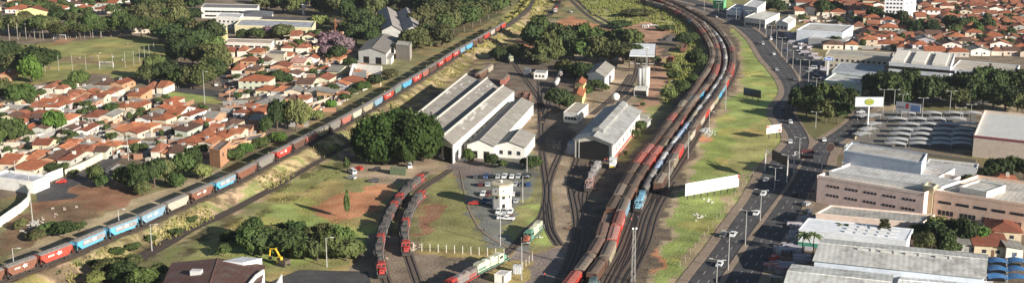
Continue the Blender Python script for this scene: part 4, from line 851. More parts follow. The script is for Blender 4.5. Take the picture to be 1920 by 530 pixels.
bld('industrial_shed','wide weathered grey gabled shed beside the left train','shed',(672,96),(724,100),(746,72),7,'gable',(.5,.5,.48),(.2,.18,.16),None,(('f',1,2,4,4,{'z':.1,'m':'dark','frame':False}),),rise=2.4,axis=1)
bld('industrial_shed','grey shuttered block at the right end of the weathered shed','shed',(742,84),(768,87),(772,80),9,'flat',(.3,.27,.24),(.4,.36,.32),None,(('f',1,3,2.2,6,{'z':1,'m':'roofdustg','frame':False}),) if False else (),par=.3)
bld('industrial_shed','small white lean-to in front of the weathered shed','shed',(709,106),(733,109),(738,103),4,'shed',WH,(.3,.28,.25),None,rise=.7)
# framed white house with pool
a,b,c,d=quad_world((656,137),(713,142),(716,124),6.5); o=(a+b)/2; ang=math.atan2((b-a).y,(b-a).x)
t=thing('courtyard_building','white walled courtyard building with a blue pool by the left train','building',(o.x,o.y,0),ang); L=local((a,b,c,d),o,ang)
mb=MB(); cap_mesh(mb,L[3],L[2],0,6.5,.4); mb.build('back_wall',M['wall'],t,WH)
mb=MB(); cap_mesh(mb,L[0],L[3],0,6.5,.4); mb.build('side_wall',M['wall'],t,WH)
mb=MB(); cap_mesh(mb,L[1],L[2],0,3.0,.4); cap_mesh(mb,L[0],L[1],0,2.2,.35); mb.build('low_wall',M['wall'],t,(.55,.4,.25))
mb=MB(); q=[Vector(p) for p in L]; mb.prism([tuple(q[0]*.35+q[1]*.65+Vector((0,1.5))),tuple(q[0]*.05+q[1]*.95+Vector((0,1.5))),tuple(q[3]*.05+q[2]*.95-Vector((0,8))),tuple(q[3]*.35+q[2]*.65-Vector((0,8)))],.01,.5); mb.build('pool',M['paint'],t,(.04,.18,.45))
mb=MB(); mb.prism([tuple(q[0]*.97+q[1]*.03+Vector((0,1))),tuple(q[0]*.5+q[1]*.5+Vector((0,1))),tuple(q[3]*.5+q[2]*.5-Vector((0,1))),tuple(q[3]*.97+q[2]*.03-Vector((0,1)))],.01,3.6); mb.build('terrace_roof',M['wall'],t,(.25,.24,.23))
bld('brick_tower','orange brick tower block above the pink trees','tower',(627,40),(640,41),(643,37),9,'flat',(.45,.2,.1),(.4,.35,.3),None,(('f',3,1,2.4,1.2,{'z':1.5,'dz':2.8,'frame':False}),),par=.5,wmat='brick')
g=G(569,28); t=thing('water_tower','white chalice shaped water tower among dark trees','water tower',g); mb=MB(); mb.tube((0,0,0),(0,0,4),.9,.8,12); mb.build('stem',M['wall'],t,(.6,.6,.58)); mb=MB(); mb.tube((0,0,4),(0,0,5.2),.8,2.2,14); mb.tube((0,0,5.2),(0,0,8.5),2.2,2.2,14); mb.build('bowl',M['wall'],t,(.66,.66,.64),True)
# foreground: brown roofed depot with curved white parapet
t,L=bld('foreground_depot','brown rusty roofed depot at the bottom edge with white parapet','depot',(285,585),(475,590),(494,497),6,'gable',WH,(.1,.05,.04),None,(),rise=1.6,axis=1,mat_='sheet')
mb=MB(); pts=[G(x,y,7.2) for x,y in ((450,570),(458,545),(468,528),(480,514),(494,504))]
o=t.location; ang=t.rotation_euler.z; LP=local(pts,o,ang)
for a_,b_ in zip(LP,LP[1:]): cap_mesh(mb,a_,b_,0,7.2,.5)
mb.build('parapet',M['wall'],t,(.74,.72,.66))
mb=MB(); q=local([G(365,507,8),G(445,509,8)],o,ang)
for c in q[:1]: mb.box(c[0]-1,c[0]+2,c[1]-1,c[1]+1,6.5,8.3)
mb.build('roof_vent',M['wall'],t,(.5,.5,.5))
bld('small_shed','white box with light grey roof behind the brown roofed depot','shed',(419,489),(456,492),(491,484),7.5,'flat',(.6,.6,.62),(.45,.46,.5),None,(),par=.1)
t,L=bld('boundary_wall','low white angled wall right of the brown roofed depot','wall',(500,560),(528,514),(529,514.5),3.5,'flat',WH,WH,None,(),par=.1)
bld('unfinished_house','raw orange brick two-storey house shell above the left train','house',(392,281),(412,285),(432,268),6.5,'flat',(.42,.22,.12),(.2,.16,.14),None,(('r',1,2,1.4,1.4,{'z':3.8,'m':'dark','frame':False}),),par=.8,wmat='brick')
bld('unfinished_house','raw orange brick lower wing joined to the house shell','house',(424,277),(446,272),(462,262),4,'flat',(.44,.24,.13),(.25,.2,.17),None,(),par=.5,wmat='brick')
bld('unfinished_house','long low brick shed stepping down beside the train','house',(452,268),(484,262),(498,250),3.4,'flat',(.46,.3,.18),(.2,.18,.17),None,(),par=.4,wmat='brick')
bld('white_warehouse','big bright white walled warehouse at the left edge','warehouse',(-20,334),(62,345),(92,333),3.6,'flat',(.76,.74,.7),(.45,.46,.5),None,(),par=1.0)
# ---------------------------------------------------------------- houses
HN={WH:'white',CREAM:'cream',YELW:'yellow',PINKF:'pink',GREYB:'grey',(.42,.24,.14):'brick'}
BRK=(.42,.24,.14); HN[(.42,.5,.36)]='mint green'; MINT=(.42,.5,.36)
RN={OR1:'orange',OR2:'dark red',OR3:'light orange',BRR:'brown',SHT:'grey sheet',(.42,.22,.18):'pinkish'}
PKR=(.42,.22,.18)
houses=[]
def house(cx,y,wpx,d,rot,wc,rc,kind,h=3.3,district='',det=True):
    "cx, foot row y and width in photo pixels, depth d metres"
    g=G(cx,y); wm=wpx*mpp(y); houses.append(dict(x=cx,y=y,g=g,w=wm,d=d,rot=rot,wc=wc,rc=rc,k=kind,h=h,D=district,det=det))
def split_house(a,D,dk):
    "a traced roof mass is really several plots side by side"
    cx,y,w_,d,rot,wc,rc,k=a; r_=random.Random(int(cx*7+y)); d*=dk; n=max(1,round(w_/30)); m=2 if d>17 else 1; sc=mpp(y); c,s=math.cos(R(rot)),math.sin(R(rot))
    for j in range(m):
        x0=-w_/2; cuts=sorted(r_.uniform(.8,1.25) for _ in range(n)); r_.shuffle(cuts); tot=sum(cuts)
        for i in range(n):
            ww=w_*cuts[i]/tot; xm=(x0+ww/2)*sc; x0+=ww; dd=d/m*r_.uniform(.8,.98); off=j*d/m+r_.uniform(0,1.2)
            g=G(cx,y)+Vector((xm*c-off*s,xm*s+off*c,0)); u=960+FPX*g.x/(g.y*ct+HC*st); v=265+FPX*(HC*ct-g.y*st)/(g.y*ct+HC*st)
            house(u,v,(ww-1.2)*r_.uniform(.74,1),dd*.92,rot+r_.uniform(-3,3),r_.choice([wc,WH,CREAM,CREAM,GREYB,BRK]),r_.choice([rc,rc,OR1,OR2,BRR,OR3]) if r_.random()<.82 else SHT,r_.choice([k,'gable','hip']),h=r_.choice([2.9,3.2,3.6]),district=D)
def far_houses(rest):
    v=[];f=[];mi=[]
    for q in rest:
        w_,d,h=q['w']/2,q['d']/2,q['h']; a=R(q['rot']); c,s=math.cos(a),math.sin(a); X=lambda x,y,z:(q['g'].x+x*c-y*s,q['g'].y+d+x*s+y*c,z)
        k=len(v); v+=[X(-w_,-d,0),X(w_,-d,0),X(w_,d,0),X(-w_,d,0),X(-w_,-d,h),X(w_,-d,h),X(w_,d,h),X(-w_,d,h)]; f+=[tuple(k+i for i in t_) for t_ in ((0,1,5,4),(1,2,6,5),(2,3,7,6),(3,0,4,7))]; mi+=[0]*4
        k=len(v); e=.4; w2,d2=w_+e,d+e; i_=min(d2,w2*.9) if q['k']=='hip' else 0; v+=[X(-w2,-d2,h),X(w2,-d2,h),X(w2,d2,h),X(-w2,d2,h),X(-w2+i_,0,h+d2*.4),X(w2-i_,0,h+d2*.4)]; f+=[tuple(k+i for i in t_) for t_ in ((0,1,5,4),(2,3,4,5),(1,2,5),(3,0,4))]; mi+=[1]*4
    me=bpy.data.meshes.new('distant_houses'); me.from_pydata(v,[],f); me.materials.append(mat('plaster_far',(.62,.57,.48),var=.2,scale=.08,dirt=(.3,.25,.2),rough=.9)); me.materials.append(mat('tiles_far',(.27,.1,.055),var=.5,scale=.09,dirt=(.14,.085,.06),dirt_amt=.8,rough=.9)); me.polygons.foreach_set('material_index',mi); me.update()
    tag(inst('distant_houses',me),'small distant tiled houses filling the far town','houses',kind='stuff')
def make_houses():
    byD={}
    srt=sorted(houses,key=lambda q:-q['w']*(q['h']+q['d']*.3)/q['g'].y**1.5); far_houses(srt[285:]); drop=set(id(q) for q in srt[285:]); houses[:]=[q for q in houses if id(q) not in drop]
    for q in houses: byD.setdefault(q['D'],[]).append(q)
    for D,l in byD.items():
        sgs={}
        for q in l: sgs.setdefault((q['wc'],q['rc'],q['k']),[]).append(q)
        for key,ll in sgs.items():
            ll.sort(key=lambda q:q['x'])
            for i,q in enumerate(ll):
                pos=f"{ordn(i+1)} such from left" if len(ll)>1 else "only such one"
                lb=f"{HN[q['wc']]} house, {RN[q['rc']]} {q['k']} roof, {pos} {D}"
                build_house(q,lb,'houses '+D)
def build_house(q,lb,grp):
    w_,d,h=q['w'],q['d'],q['h']; t=thing('house',lb,'house',(q['g'].x,q['g'].y+d/2,0),R(q['rot']),grp)
    rm='sheet' if q['rc']==SHT else 'tile'; wm='brick' if q['wc']==BRK else 'wall'
    jj=random.uniform(.85,1.12); rc=tuple(c*jj for c in q['rc']); wc=tuple(min(.8,c*random.uniform(.9,1.05)) for c in q['wc'])
    L=[(-w_/2,-d/2),(w_/2,-d/2),(w_/2,d/2),(-w_/2,d/2)]; ax=0 if w_>=d else 1
    if random.random()<.25: ax=1-ax
    rs=min(w_,d)*.17 if q['k']=='hip' else (min(w_,d) if ax==(0 if w_>=d else 1) else max(w_,d))*.15
    roofed(t,L,h,q['k'],rc,wc,rise=min(rs,3),over=.5,mat_=rm,axis=ax,wmat=wm,par=.4)
    if q['det']:
        n=max(1,int(w_/4)); openings(t,L[0],L[1],h,2 if h>5 else 1,n,1.3,1.1,z=1.0,marg=.1,frame=w_*1.0>9)
        openings(t,L[1],L[2],h,1,max(1,int(d/6)),1.2,1.1,z=1.0,frame=False)
        dm=MB(); x=w_*random.uniform(-.1,.1); dm.box(x-.45,x+.45,-d/2-.05,-d/2+.1,.0,2.1); dm.build('door',M['paint'],t,random.choice([(.15,.08,.05),(.3,.3,.3),(.1,.15,.25)]))
        if random.random()<.3:
            s=random.choice((-1,1)); wt=MB(); wt.box(s*w_*.2-.6,s*w_*.2+.6,-.6,.6,h+.3,h+min(rs,3)+.9); wt.build('water_box',M['wall'],t,random.choice([(.5,.5,.5),(.45,.43,.4),(.6,.58,.5),(.3,.3,.3),(.4,.38,.33)]))
    return t
DL='below the football field'
for a in [(5,153,30,10,5,WH,OR2,'gable'),(101,178,46,14,-8,WH,OR2,'hip'),(168,188,86,14,-8,CREAM,OR1,'hip'),(207,170,60,13,-8,CREAM,OR2,'gable'),(290,178,46,13,-10,WH,OR1,'hip'),(86,213,62,14,-6,WH,OR1,'hip'),(144,203,82,15,-6,CREAM,OR2,'gable'),
  (44,235,88,15,-5,CREAM,OR2,'hip'),(60,257,54,11,-4,BRK,SHT,'shed'),(143,258,52,13,-6,WH,OR1,'gable'),(238,214,50,13,-10,WH,OR1,'hip'),(232,262,72,17,-14,CREAM,OR1,'hip'),(285,238,70,17,-14,WH,OR1,'hip'),(306,218,42,13,-12,CREAM,OR2,'gable'),
  (150,297,110,15,-10,CREAM,OR3,'gable'),(86,313,102,13,-4,CREAM,BRR,'hip'),(76,285,40,9,-4,WH,OR1,'gable'),(16,322,36,13,-3,WH,OR2,'gable'),(48,334,44,12,-3,WH,OR1,'shed'),(308,301,50,11,-5,WH,OR2,'hip'),(207,337,32,9,-4,GREYB,OR2,'shed'),
  (345,229,46,13,-16,WH,OR2,'gable'),(372,244,38,11,-16,WH,OR1,'hip'),(466,226,60,17,-8,CREAM,OR1,'hip'),(500,208,44,13,-8,CREAM,OR2,'gable'),(368,284,74,17,-14,CREAM,OR1,'hip'),(416,264,84,14,-10,WH,OR1,'gable'),(331,304,30,11,-6,WH,OR2,'gable'),
  (20,200,40,12,-4,WH,BRR,'hip'),(120,238,36,11,-4,WH,SHT,'gable'),(172,232,40,12,-8,CREAM,SHT,'shed'),(200,232,34,11,-8,CREAM,BRR,'gable'),(255,192,32,11,-10,BRK,OR2,'shed'),(345,262,30,12,-14,CREAM,SHT,'shed'),(240,285,24,8,-8,BRK,OR1,'gable'),(395,236,30,12,-14,WH,SHT,'shed'),(430,250,34,12,-12,CREAM,OR2,'hip'),(30,250,22,9,-2,WH,SHT,'gable'),(320,205,26,10,-10,CREAM,BRR,'hip'),(480,240,30,10,-6,BRK,SHT,'shed')]:
    split_house(a,DL,1.3)
DM='right of the dark street'
for a in [(413,97,40,14,-4,WH,SHT,'gable'),(454,107,82,14,-3,WH,OR2,'hip'),(478,125,58,12,-4,CREAM,OR2,'hip'),(460,143,56,14,-6,CREAM,BRR,'hip'),(524,136,38,11,-4,WH,OR2,'gable'),(560,128,38,12,-8,WH,PKR,'gable'),(552,99,56,15,-4,CREAM,PKR,'hip'),(566,77,50,14,-3,CREAM,OR2,'gable'),(590,98,48,14,-3,YELW,OR2,'gable'),
  (609,141,32,12,-12,CREAM,OR1,'gable'),(632,146,28,13,-16,WH,OR3,'gable'),(573,168,42,13,-8,CREAM,OR1,'hip'),(507,181,60,13,-6,CREAM,OR1,'hip'),(604,162,40,12,-10,WH,OR2,'gable'),(590,185,40,12,-8,WH,OR1,'hip'),(640,170,44,12,-14,CREAM,OR1,'gable'),(664,168,36,12,-16,CREAM,OR2,'shed'),(548,184,40,11,-4,GREYB,SHT,'gable'),
  (585,120,34,12,-8,CREAM,OR1,'gable'),(628,120,36,12,-10,WH,OR2,'hip'),(650,112,30,12,-10,CREAM,OR1,'gable'),(535,116,30,11,-4,GREYB,BRR,'gable'),(525,150,34,12,-4,WH,SHT,'gable'),(548,150,32,11,-6,CREAM,OR3,'gable'),(612,187,34,9,-8,WH,SHT,'shed'),(570,200,26,8,-8,CREAM,SHT,'shed'),(640,190,26,9,-12,BRK,OR2,'shed'),(602,82,36,12,-4,CREAM,BRR,'hip'),(640,95,34,11,-8,WH,SHT,'gable'),(520,62,30,11,-2,WH,BRR,'gable'),(545,200,30,9,-6,BRK,OR2,'gable'),(668,148,28,10,-14,WH,SHT,'shed')]:
    split_house(a,DM,1.2)
house(478,170,58,12,-5,MINT,OR1,'hip',h=5.2,district=DM)
house(640,62,36,9,0,GREYB,BRR,'hip',district=DM)
# scattered roofs behind the football field and at the top of the picture
rr=random.Random(3)
DT='beyond the football field'
for row,y in enumerate((-4,5,14,24)):
    x=-60+rr.uniform(0,20)
    while x<370:
        w_=rr.uniform(24,46)
        if not (y>10 and x>215): house(x+w_/2,y+rr.uniform(-2,2),w_,rr.uniform(11,17),rr.uniform(-8,6),rr.choice([WH,WH,CREAM,GREYB]),rr.choice([OR1,OR2,OR2,BRR,SHT]),rr.choice(['hip','gable']),district=DT,det=y>8)
        x+=w_+rr.uniform(4,26)
house(262,63,34,12,0,CREAM,SHT,'gable',h=4,district=DT); house(60,34,60,14,0,YELW,OR2,'gable',h=5,district=DT)
for x,y,w_ in ((700,8,34),(745,4,30),(810,14,46),(835,22,50),(600,-2,40),(860,4,30),(540,-2,40)): house(x,y,w_,14,rr.uniform(-8,8),CREAM,rr.choice([SHT,BRR]),'gable',district='in the dark top wood')
DR='in the upper right town'
avoid=[(1655,1735,-20,40),(1485,1612,30,88),(1535,1680,97,126),(1655,1925,107,160),(1530,1660,110,180),(1300,1500,-60,70)]
y=-8.0
while y<112:
    x=1440+rr.uniform(0,20)+(60 if y>30 else 0)+(40 if y>60 else 0)
    while x<1990:
        s=(y+260)/300; w_=rr.uniform(17,33)*s
        if not any(a<x+w_/2<b and c<y<d for a,b,c,d in avoid) and not (y<30 and x<1490):
            house(x+w_/2,y+rr.uniform(-2,2),w_,rr.uniform(9,14),rr.uniform(-16,-4),rr.choice([WH,WH,CREAM,CREAM,GREYB,PINKF]),rr.choice([OR1,OR1,OR2,OR3,OR2,BRR,SHT]),rr.choice(['hip','gable','hip']),h=rr.choice([3,3,3.4,5.6]),district=DR,det=(y>30))
        x+=w_+rr.uniform(.5,6)*s
    y+=5.2*(y+260)/262
DB='in the lower right gardens'
for a in [(1893,452,56,12,-14,CREAM,OR2,'hip'),(1888,362,60,14,-14,WH,OR1,'hip'),(1817,476,62,10,-10,GREYB,SHT,'shed'),(1862,480,60,9,-10,CREAM,OR2,'shed'),(1905,485,30,7,-10,WH,SHT,'shed'),(1712,470,34,8,-10,CREAM,OR2,'shed'),(1755,474,50,8,-10,CREAM,OR2,'gable'),(1925,375,30,12,-12,CREAM,OR1,'hip')]: house(*a,district=DB)
make_houses()
# ---------------------------------------------------------------- trees
def crown_mesh(seed,n,leaf,lobes=14,flat=1.0,up=.15):
    r=np.random.default_rng(seed); c=[]
    for i in range(lobes):
        a=r.uniform(0,2*np.pi); e=r.uniform(-.5,1.0); rad=r.uniform(.35,.62)
        c.append((rad*np.cos(a)*np.sqrt(max(0,1-(e*.8)**2)), rad*np.sin(a)*np.sqrt(max(0,1-(e*.8)**2)), e*.42*flat, r.uniform(.3,.5)))
    c.append((0,0,.1,.6)); c=np.array(c); w_=c[:,3]**2; idx=r.choice(len(c),n,p=w_/w_.sum())
    d=r.normal(size=(n,3)); d[:,2]=np.abs(d[:,2])*1.0-.45; d/=np.linalg.norm(d,axis=1)[:,None]
    rad=c[idx,3]*r.uniform(.78,1.08,n)*(.85+.25*np.sin(d[:,0]*7+idx)*np.cos(d[:,1]*6))
    p=c[idx,:3]+d*rad[:,None]
    # drop leaves deep inside
    q=np.ones(n,bool)
    for j in range(len(c)): q&=~((np.linalg.norm(p-c[j,:3],axis=1)<c[j,3]*.62))
    p,d=p[q],d[q]; n=len(p)
    nn=d+r.normal(size=(n,3))*.55; nn[:,2]+=up; nn/=np.linalg.norm(nn,axis=1)[:,None]
    t=np.cross(nn,r.normal(size=(n,3))); t/=np.linalg.norm(t,axis=1)[:,None]; b=np.cross(nn,t); s=leaf*r.uniform(.6,1.3,n)[:,None]
    v=np.stack([p-t*s-b*s*.5,p+t*s*.3-b*s,p+t*s+b*s*.4,p-t*s*.2+b*s],1).reshape(-1,3)
    mb=MB(); mb.v=v.tolist(); mb.f=[(4*i,4*i+1,4*i+2,4*i+3) for i in range(n)]
    for x,y,z,rr_ in c: mb.ball((x,y,z),rr_*.74,7,5)
    return mb.mesh('crown',M['leaf'])
def trunk_mesh(seed):
    r=random.Random(seed); b=MB(); b.tube((0,0,0),(.03,.02,.55),.07,.05,7)
    for i in range(5):
        a=i*1.26+r.random(); b.tube((.03,.02,.5),(.45*math.cos(a),.45*math.sin(a),.95+r.random()*.2),.04,.015,5)
    return b.mesh('trunk',M['bark'])
CR=[crown_mesh(i,2600,.085,15+i%3*3) for i in range(6)]; CRB=[crown_mesh(40+i,9000,.045,26) for i in range(2)]; CRS=[crown_mesh(60+i,900,.13,9) for i in range(4)]
TR=[trunk_mesh(i) for i in range(3)]
DG,MG,YG,OLV,PRP,BRT=(.036,.054,.018),(.062,.088,.026),(.14,.16,.05),(.08,.085,.032),(.17,.11,.13),(.08,.14,.028)
TNm={DG:'dark green',MG:'mid green',YG:'yellow green',OLV:'olive green',PRP:'pinkish flowering',BRT:'fresh green'}
trees=[]
def tree(x,y,w_,h_,col,zone,big=0): trees.append((x,y,w_,h_,col,zone,big))
def make_trees():
    by={}; sz=sorted((q for q in trees),key=lambda q:-q[2]*q[3]); keep=set(id(q) for q in sz[:330]); rest=[q for q in trees if id(q) not in keep]; small_trees(rest)
    trees[:]=[q for q in trees if id(q) in keep]
    for q in trees: by.setdefault((q[5],q[4]),[]).append(q)
    for (zone,col),l in by.items():
        l.sort(key=lambda q:q[0])
        for i,q in enumerate(l):
            x,y,w_,h_,_,_,big=q; g=G(x,y); W_=w_*mpp(y)/2; H_=vh(y,h_)
            nm='bush' if H_<3.2 else 'tree'
            lb=f"{TNm[col]} {nm}, {ordn(i+1)} such from left {zone}" if len(l)>1 else f"{TNm[col]} {nm}, only such one {zone}"
            t=thing(nm,lb,nm,(g.x,g.y,0),random.uniform(0,6.28),'trees '+zone)
            crown_h=H_*(1.02 if big else .72 if zone==Z1 else .95); cz=H_-crown_h*.5
            me=(CRB if big==2 else CR if W_>2.2 else CRS)[random.randrange(2 if big==2 else 6 if W_>2.2 else 4)]
            j=random.uniform(.8,1.2); o=inst('crown',me,t,tuple(c*j*random.uniform(.93,1.07) for c in col)); o.location=(0,0,max(cz,crown_h*.45)); o.scale=(W_/.95*random.uniform(.88,1.12),W_/.95*random.uniform(.85,1.2),crown_h/1.35*random.uniform(.82,1.05))
            k=inst('trunk',TR[random.randrange(3)],t); k.scale=(W_*.9,W_*.9,max(cz,1)/1.0)
def small_trees(rest):
    b=MB()
    for q in rest:
        x,y,w_,h_=q[:4]; g=G(x,y); W_=w_*mpp(y)/2; H_=vh(y,h_); me=CRS[random.randrange(4)]; n=len(me.vertices); co_=np.empty(n*3); me.vertices.foreach_get('co',co_); co_=co_.reshape(-1,3)*(W_/.95,W_/.95,H_*.85/1.35)+(g.x,g.y,H_*.55)
        k=len(b.v); b.v+=co_.tolist(); b.f+=[tuple(i+k for i in p.vertices) for p in me.polygons]
        b.tube((g.x,g.y,0),(g.x,g.y,H_*.5),.2,n=5)
    tag(b.build('small_trees',M['leaf'],None,(.055,.075,.025)),'small garden trees filling the gaps between the distant roofs','trees',kind='stuff')
def row(pts,zone,w_,h_,cols,jit=.2):
    for x,y in pts: tree(x,y,w_*random.uniform(1-jit,1+jit),h_*random.uniform(1-jit,1+jit),random.choice(cols),zone)
Z1='behind the football field'
row([(x,73-abs(x-120)*.02+random.uniform(-2,2)) for x in range(-20,275,19)],Z1,40,38,[DG,OLV,MG,DG])
row([(x,62+random.uniform(-2,2)) for x in range(-10,260,30)],Z1,40,36,[DG,OLV,MG])
Z2='right of the football field'
row([(288,62),(315,55),(335,62),(300,80),(325,85),(350,75),(372,80),(395,88),(345,98),(372,105),(400,112),(335,115),(362,128),(392,132),(290,150),(312,160),(335,166),(358,166),(382,166),(402,158),(408,140),(280,160)],Z2,54,44,[DG,DG,OLV,MG])
row([(265,40),(295,38),(330,36),(360,44),(270,25),(305,22),(340,20),(365,22)],Z2,44,36,[DG,OLV,MG])
Z3='beside the left houses'
for q in [(12,125,60,46,DG),(66,140,84,52,DG),(30,138,50,36,OLV),(92,130,50,38,DG),(60,156,48,46,BRT),(40,196,66,38,MG),(8,190,40,40,OLV),(150,166,46,34,MG),(128,172,30,20,DG),(20,272,64,48,MG),(-5,285,50,50,MG),(104,248,42,42,BRT),(252,292,20,24,BRT),(128,258,26,14,DG),(212,212,34,18,MG),(160,205,26,16,DG),(140,330,20,12,DG),(95,320,40,14,DG),(118,320,26,15,MG),(155,218,20,14,BRT),(310,190,18,12,MG),(180,186,22,14,DG),(260,222,20,12,MG),(380,208,14,12,DG),(405,285,20,14,MG),(280,222,18,12,YG),(5,230,26,18,MG)]: tree(*q,Z3)
Z4='above the left train'
for q in [(255,358,56,48,DG),(240,350,50,40,MG),(290,350,56,50,DG),(310,345,50,44,OLV),(345,330,50,40,MG),(362,322,44,46,DG),(178,345,34,34,MG),(192,352,28,24,DG),(380,335,40,26,YG),(120,445,50,30,DG),(95,440,40,24,MG),(70,450,40,18,OLV),(440,300,40,22,MG),(460,290,36,20,BRT),(490,278,36,20,MG),(470,285,26,14,YG),(520,268,36,20,BRT),(40,430,34,18,OLV),(150,432,30,16,MG),(330,352,40,26,MG),(270,365,34,22,OLV),
  (520,246,46,58,DG),(540,240,44,50,MG),(556,246,50,58,YG),(500,252,34,30,DG),(574,236,36,36,YG),(594,226,30,18,YG),(622,205,34,16,BRT),(650,190,30,14,MG),(680,172,36,18,MG),(705,162,40,20,DG),(730,150,40,20,OLV)]: tree(*q,Z4)
Z5='right of the dark street'
for q in [(520,160,44,28,DG),(508,158,30,22,MG),(535,158,30,20,DG),(480,75,42,22,MG),(458,74,30,18,DG),(530,72,56,24,OLV),(508,70,36,20,PRP),(548,96,24,14,DG),(620,95,52,36,PRP),(645,100,40,30,PRP),(632,118,44,30,DG),(610,108,34,22,PRP),(600,55,40,26,YG),(590,72,30,16,BRT),(560,92,30,18,MG),(655,128,30,20,DG),(672,140,24,16,MG),(556,176,22,14,MG),(625,172,24,14,DG),(445,186,18,12,DG),(436,90,18,12,DG),(500,100,14,12,DG),(660,178,22,12,BRT)]: tree(*q,Z5)
Z6='in the dark wood at the top'
row([(500,22),(530,24),(555,28),(600,26),(612,32),(520,12),(548,10),(580,12),(606,10),(495,8),(640,8)],Z6,40,34,[DG,OLV,DG])
row([(652,50),(672,62),(690,78),(705,68),(668,85),(700,92),(650,72),(680,30),(705,36),(640,34),(660,22),(700,14),(728,22),(755,24),(780,26),(800,34),(730,8),(770,10),(650,6)],Z6,50,44,[DG,DG,OLV,MG])
row([(810,52),(790,60),(800,78),(812,84),(835,72),(850,66),(870,60),(885,52),(900,44),(915,36),(930,26),(945,14),(955,2),(850,44),(875,34),(900,22),(920,8),(890,8),(828,88),(780,92),(770,100),(840,24),(815,36),(962,-6),(935,2),(860,15)],Z6,56,42,[DG,OLV,MG,OLV])
Z7='in the grove behind the depot'
row([(1000,92),(1030,100),(1052,108),(1075,112),(1098,114),(1120,116),(1145,118),(1168,120),(1190,120),(1045,88),(1065,90),(1090,90),(1115,92),(1140,92),(1165,96),(1186,100),(1030,118),(1010,75)],Z7,52,42,[DG,OLV,OLV,MG])
row([(935,112),(955,108),(975,112),(995,118),(1012,122),(1075,142),(1092,148),(1100,158),(1060,140)],Z7,46,26,[DG,OLV])
for q in [(1048,208,54,42,DG),(1060,205,30,28,MG),(1098,180,30,20,MG),(1115,168,36,18,MG),(1130,172,26,14,OLV),(1305,130,44,36,DG),(1282,88,36,26,DG),(1298,80,28,18,MG),(1260,135,36,18,YG),(1280,175,40,22,MG),(1255,190,40,24,YG),(1300,160,30,20,MG),(1228,120,24,14,BRT),(1200,248,30,22,MG),(1192,258,20,14,DG),(1205,200,14,8,MG),(1262,150,30,16,BRT),(1245,58,40,10,DG),(1160,52,60,12,DG),(1195,32,70,14,OLV)]: tree(*q,Z7)
Z8='by the depot car park'
tree(776,308,112,96,(.03,.055,.012),'in the big clump by the sheds',2); tree(716,306,104,86,(.03,.055,.012),'in the big clump by the sheds',2); tree(745,298,90,92,(.03,.055,.012),'in the big clump by the sheds',2); tree(683,300,62,62,(.03,.055,.012),'in the big clump by the sheds',2); tree(806,298,60,76,(.03,.055,.012),'in the big clump by the sheds',2)
TNm[(.03,.055,.012)]='glossy dark green'
for q in [(690,306,50,30,DG),(725,309,50,30,DG),(760,309,50,32,DG),(795,303,44,32,DG),(820,296,24,30,DG),(651,410,14,48,MG),(652,322,16,26,BRT),(868,300,9,10,DG),(878,306,24,26,MG),(922,312,34,24,DG),(945,316,24,16,DG),(1000,318,36,26,DG),(984,312,24,16,MG),(1172,290,10,8,MG)]: tree(*q,Z8)
Z9='in the lower left clump'
row([(478,455),(500,468),(520,478),(545,482),(570,486),(595,488),(615,485),(640,478),(492,478),(528,458),(555,462),(585,466),(610,468),(475,478),(650,488)],Z9,58,46,[DG,MG,DG,OLV])
for q in [(442,455,26,20,BRT),(460,462,34,40,DG),(430,460,30,26,DG),(420,480,34,22,MG),(665,480,40,30,BRT),(60,530,40,14,OLV),(100,520,36,14,YG),(140,505,36,14,MG),(175,500,30,14,OLV),(215,480,36,16,MG),(250,470,36,14,YG),(285,455,30,14,OLV),(330,440,30,12,MG),(360,418,26,12,YG),(200,515,50,30,OLV),(235,528,60,36,DG),(270,545,60,40,MG),(180,530,50,20,YG),(300,520,40,26,OLV),(250,500,40,22,OLV)]: tree(*q,Z9)
ZA='on the avenue island'
row([(1500,205),(1512,218),(1530,228),(1548,232),(1570,232),(1590,222),(1520,205),(1545,210),(1565,212),(1585,206)],ZA,46,44,[DG,DG,OLV,MG])
ZB='behind the parking canopies'
row([(1632,182),(1650,190),(1668,194),(1690,198),(1712,196),(1732,196),(1655,178),(1680,184),(1702,182),(1760,192),(1745,200),(1780,190),(1800,196),(1822,202),(1842,204),(1862,206),(1885,208),(1908,210),(1925,210),(1812,180),(1838,182),(1860,184),(1890,182),(1915,184),(1790,205)],ZB,54,50,[DG,DG,OLV,DG])
ZC='in the lower right gardens'
for q in [(1720,452,44,30,MG),(1748,458,60,46,DG),(1770,470,56,40,DG),(1735,472,50,34,OLV),(1700,456,40,28,YG),(1755,440,50,34,YG),(1790,452,54,40,DG),(1812,462,56,46,DG),(1835,462,40,36,BRT),(1780,478,50,26,MG),(1850,345,44,30,DG),(1872,335,50,38,DG),(1898,330,46,36,MG),(1920,335,40,34,DG),(1860,325,40,26,OLV),(1820,345,30,18,MG),(1841,350,30,16,BRT),(1880,425,40,20,MG),(1905,420,34,22,DG),(1852,450,26,20,OLV),(1918,402,26,16,MG)]: tree(*q,ZC)
ZD='in the upper right town'
r2=random.Random(11)
for i in range(190):
    y=r2.uniform(-6,106); x=r2.uniform(1440+max(0,y)*1.2,1930)
    if any(a<x<b and c<y<d for a,b,c,d in [(1655,1735,-20,34),(1490,1605,45,84),(1545,1680,95,126),(1660,1925,100,160)]): continue
    s=(y+260)/300; tree(x,y,r2.uniform(11,25)*s,r2.uniform(8,15)*s,r2.choice([DG,DG,OLV,MG]),ZD)
row([(1780,58),(1800,62),(1820,60),(1850,58),(1790,68),(1830,70),(1700,60),(1720,64),(1745,66),(1640,42),(1665,46),(1690,50),(1425,22),(1440,25),(1460,28),(1540,30),(1560,25)],ZD,34,26,[DG,MG])
ZE='among the top left roofs'
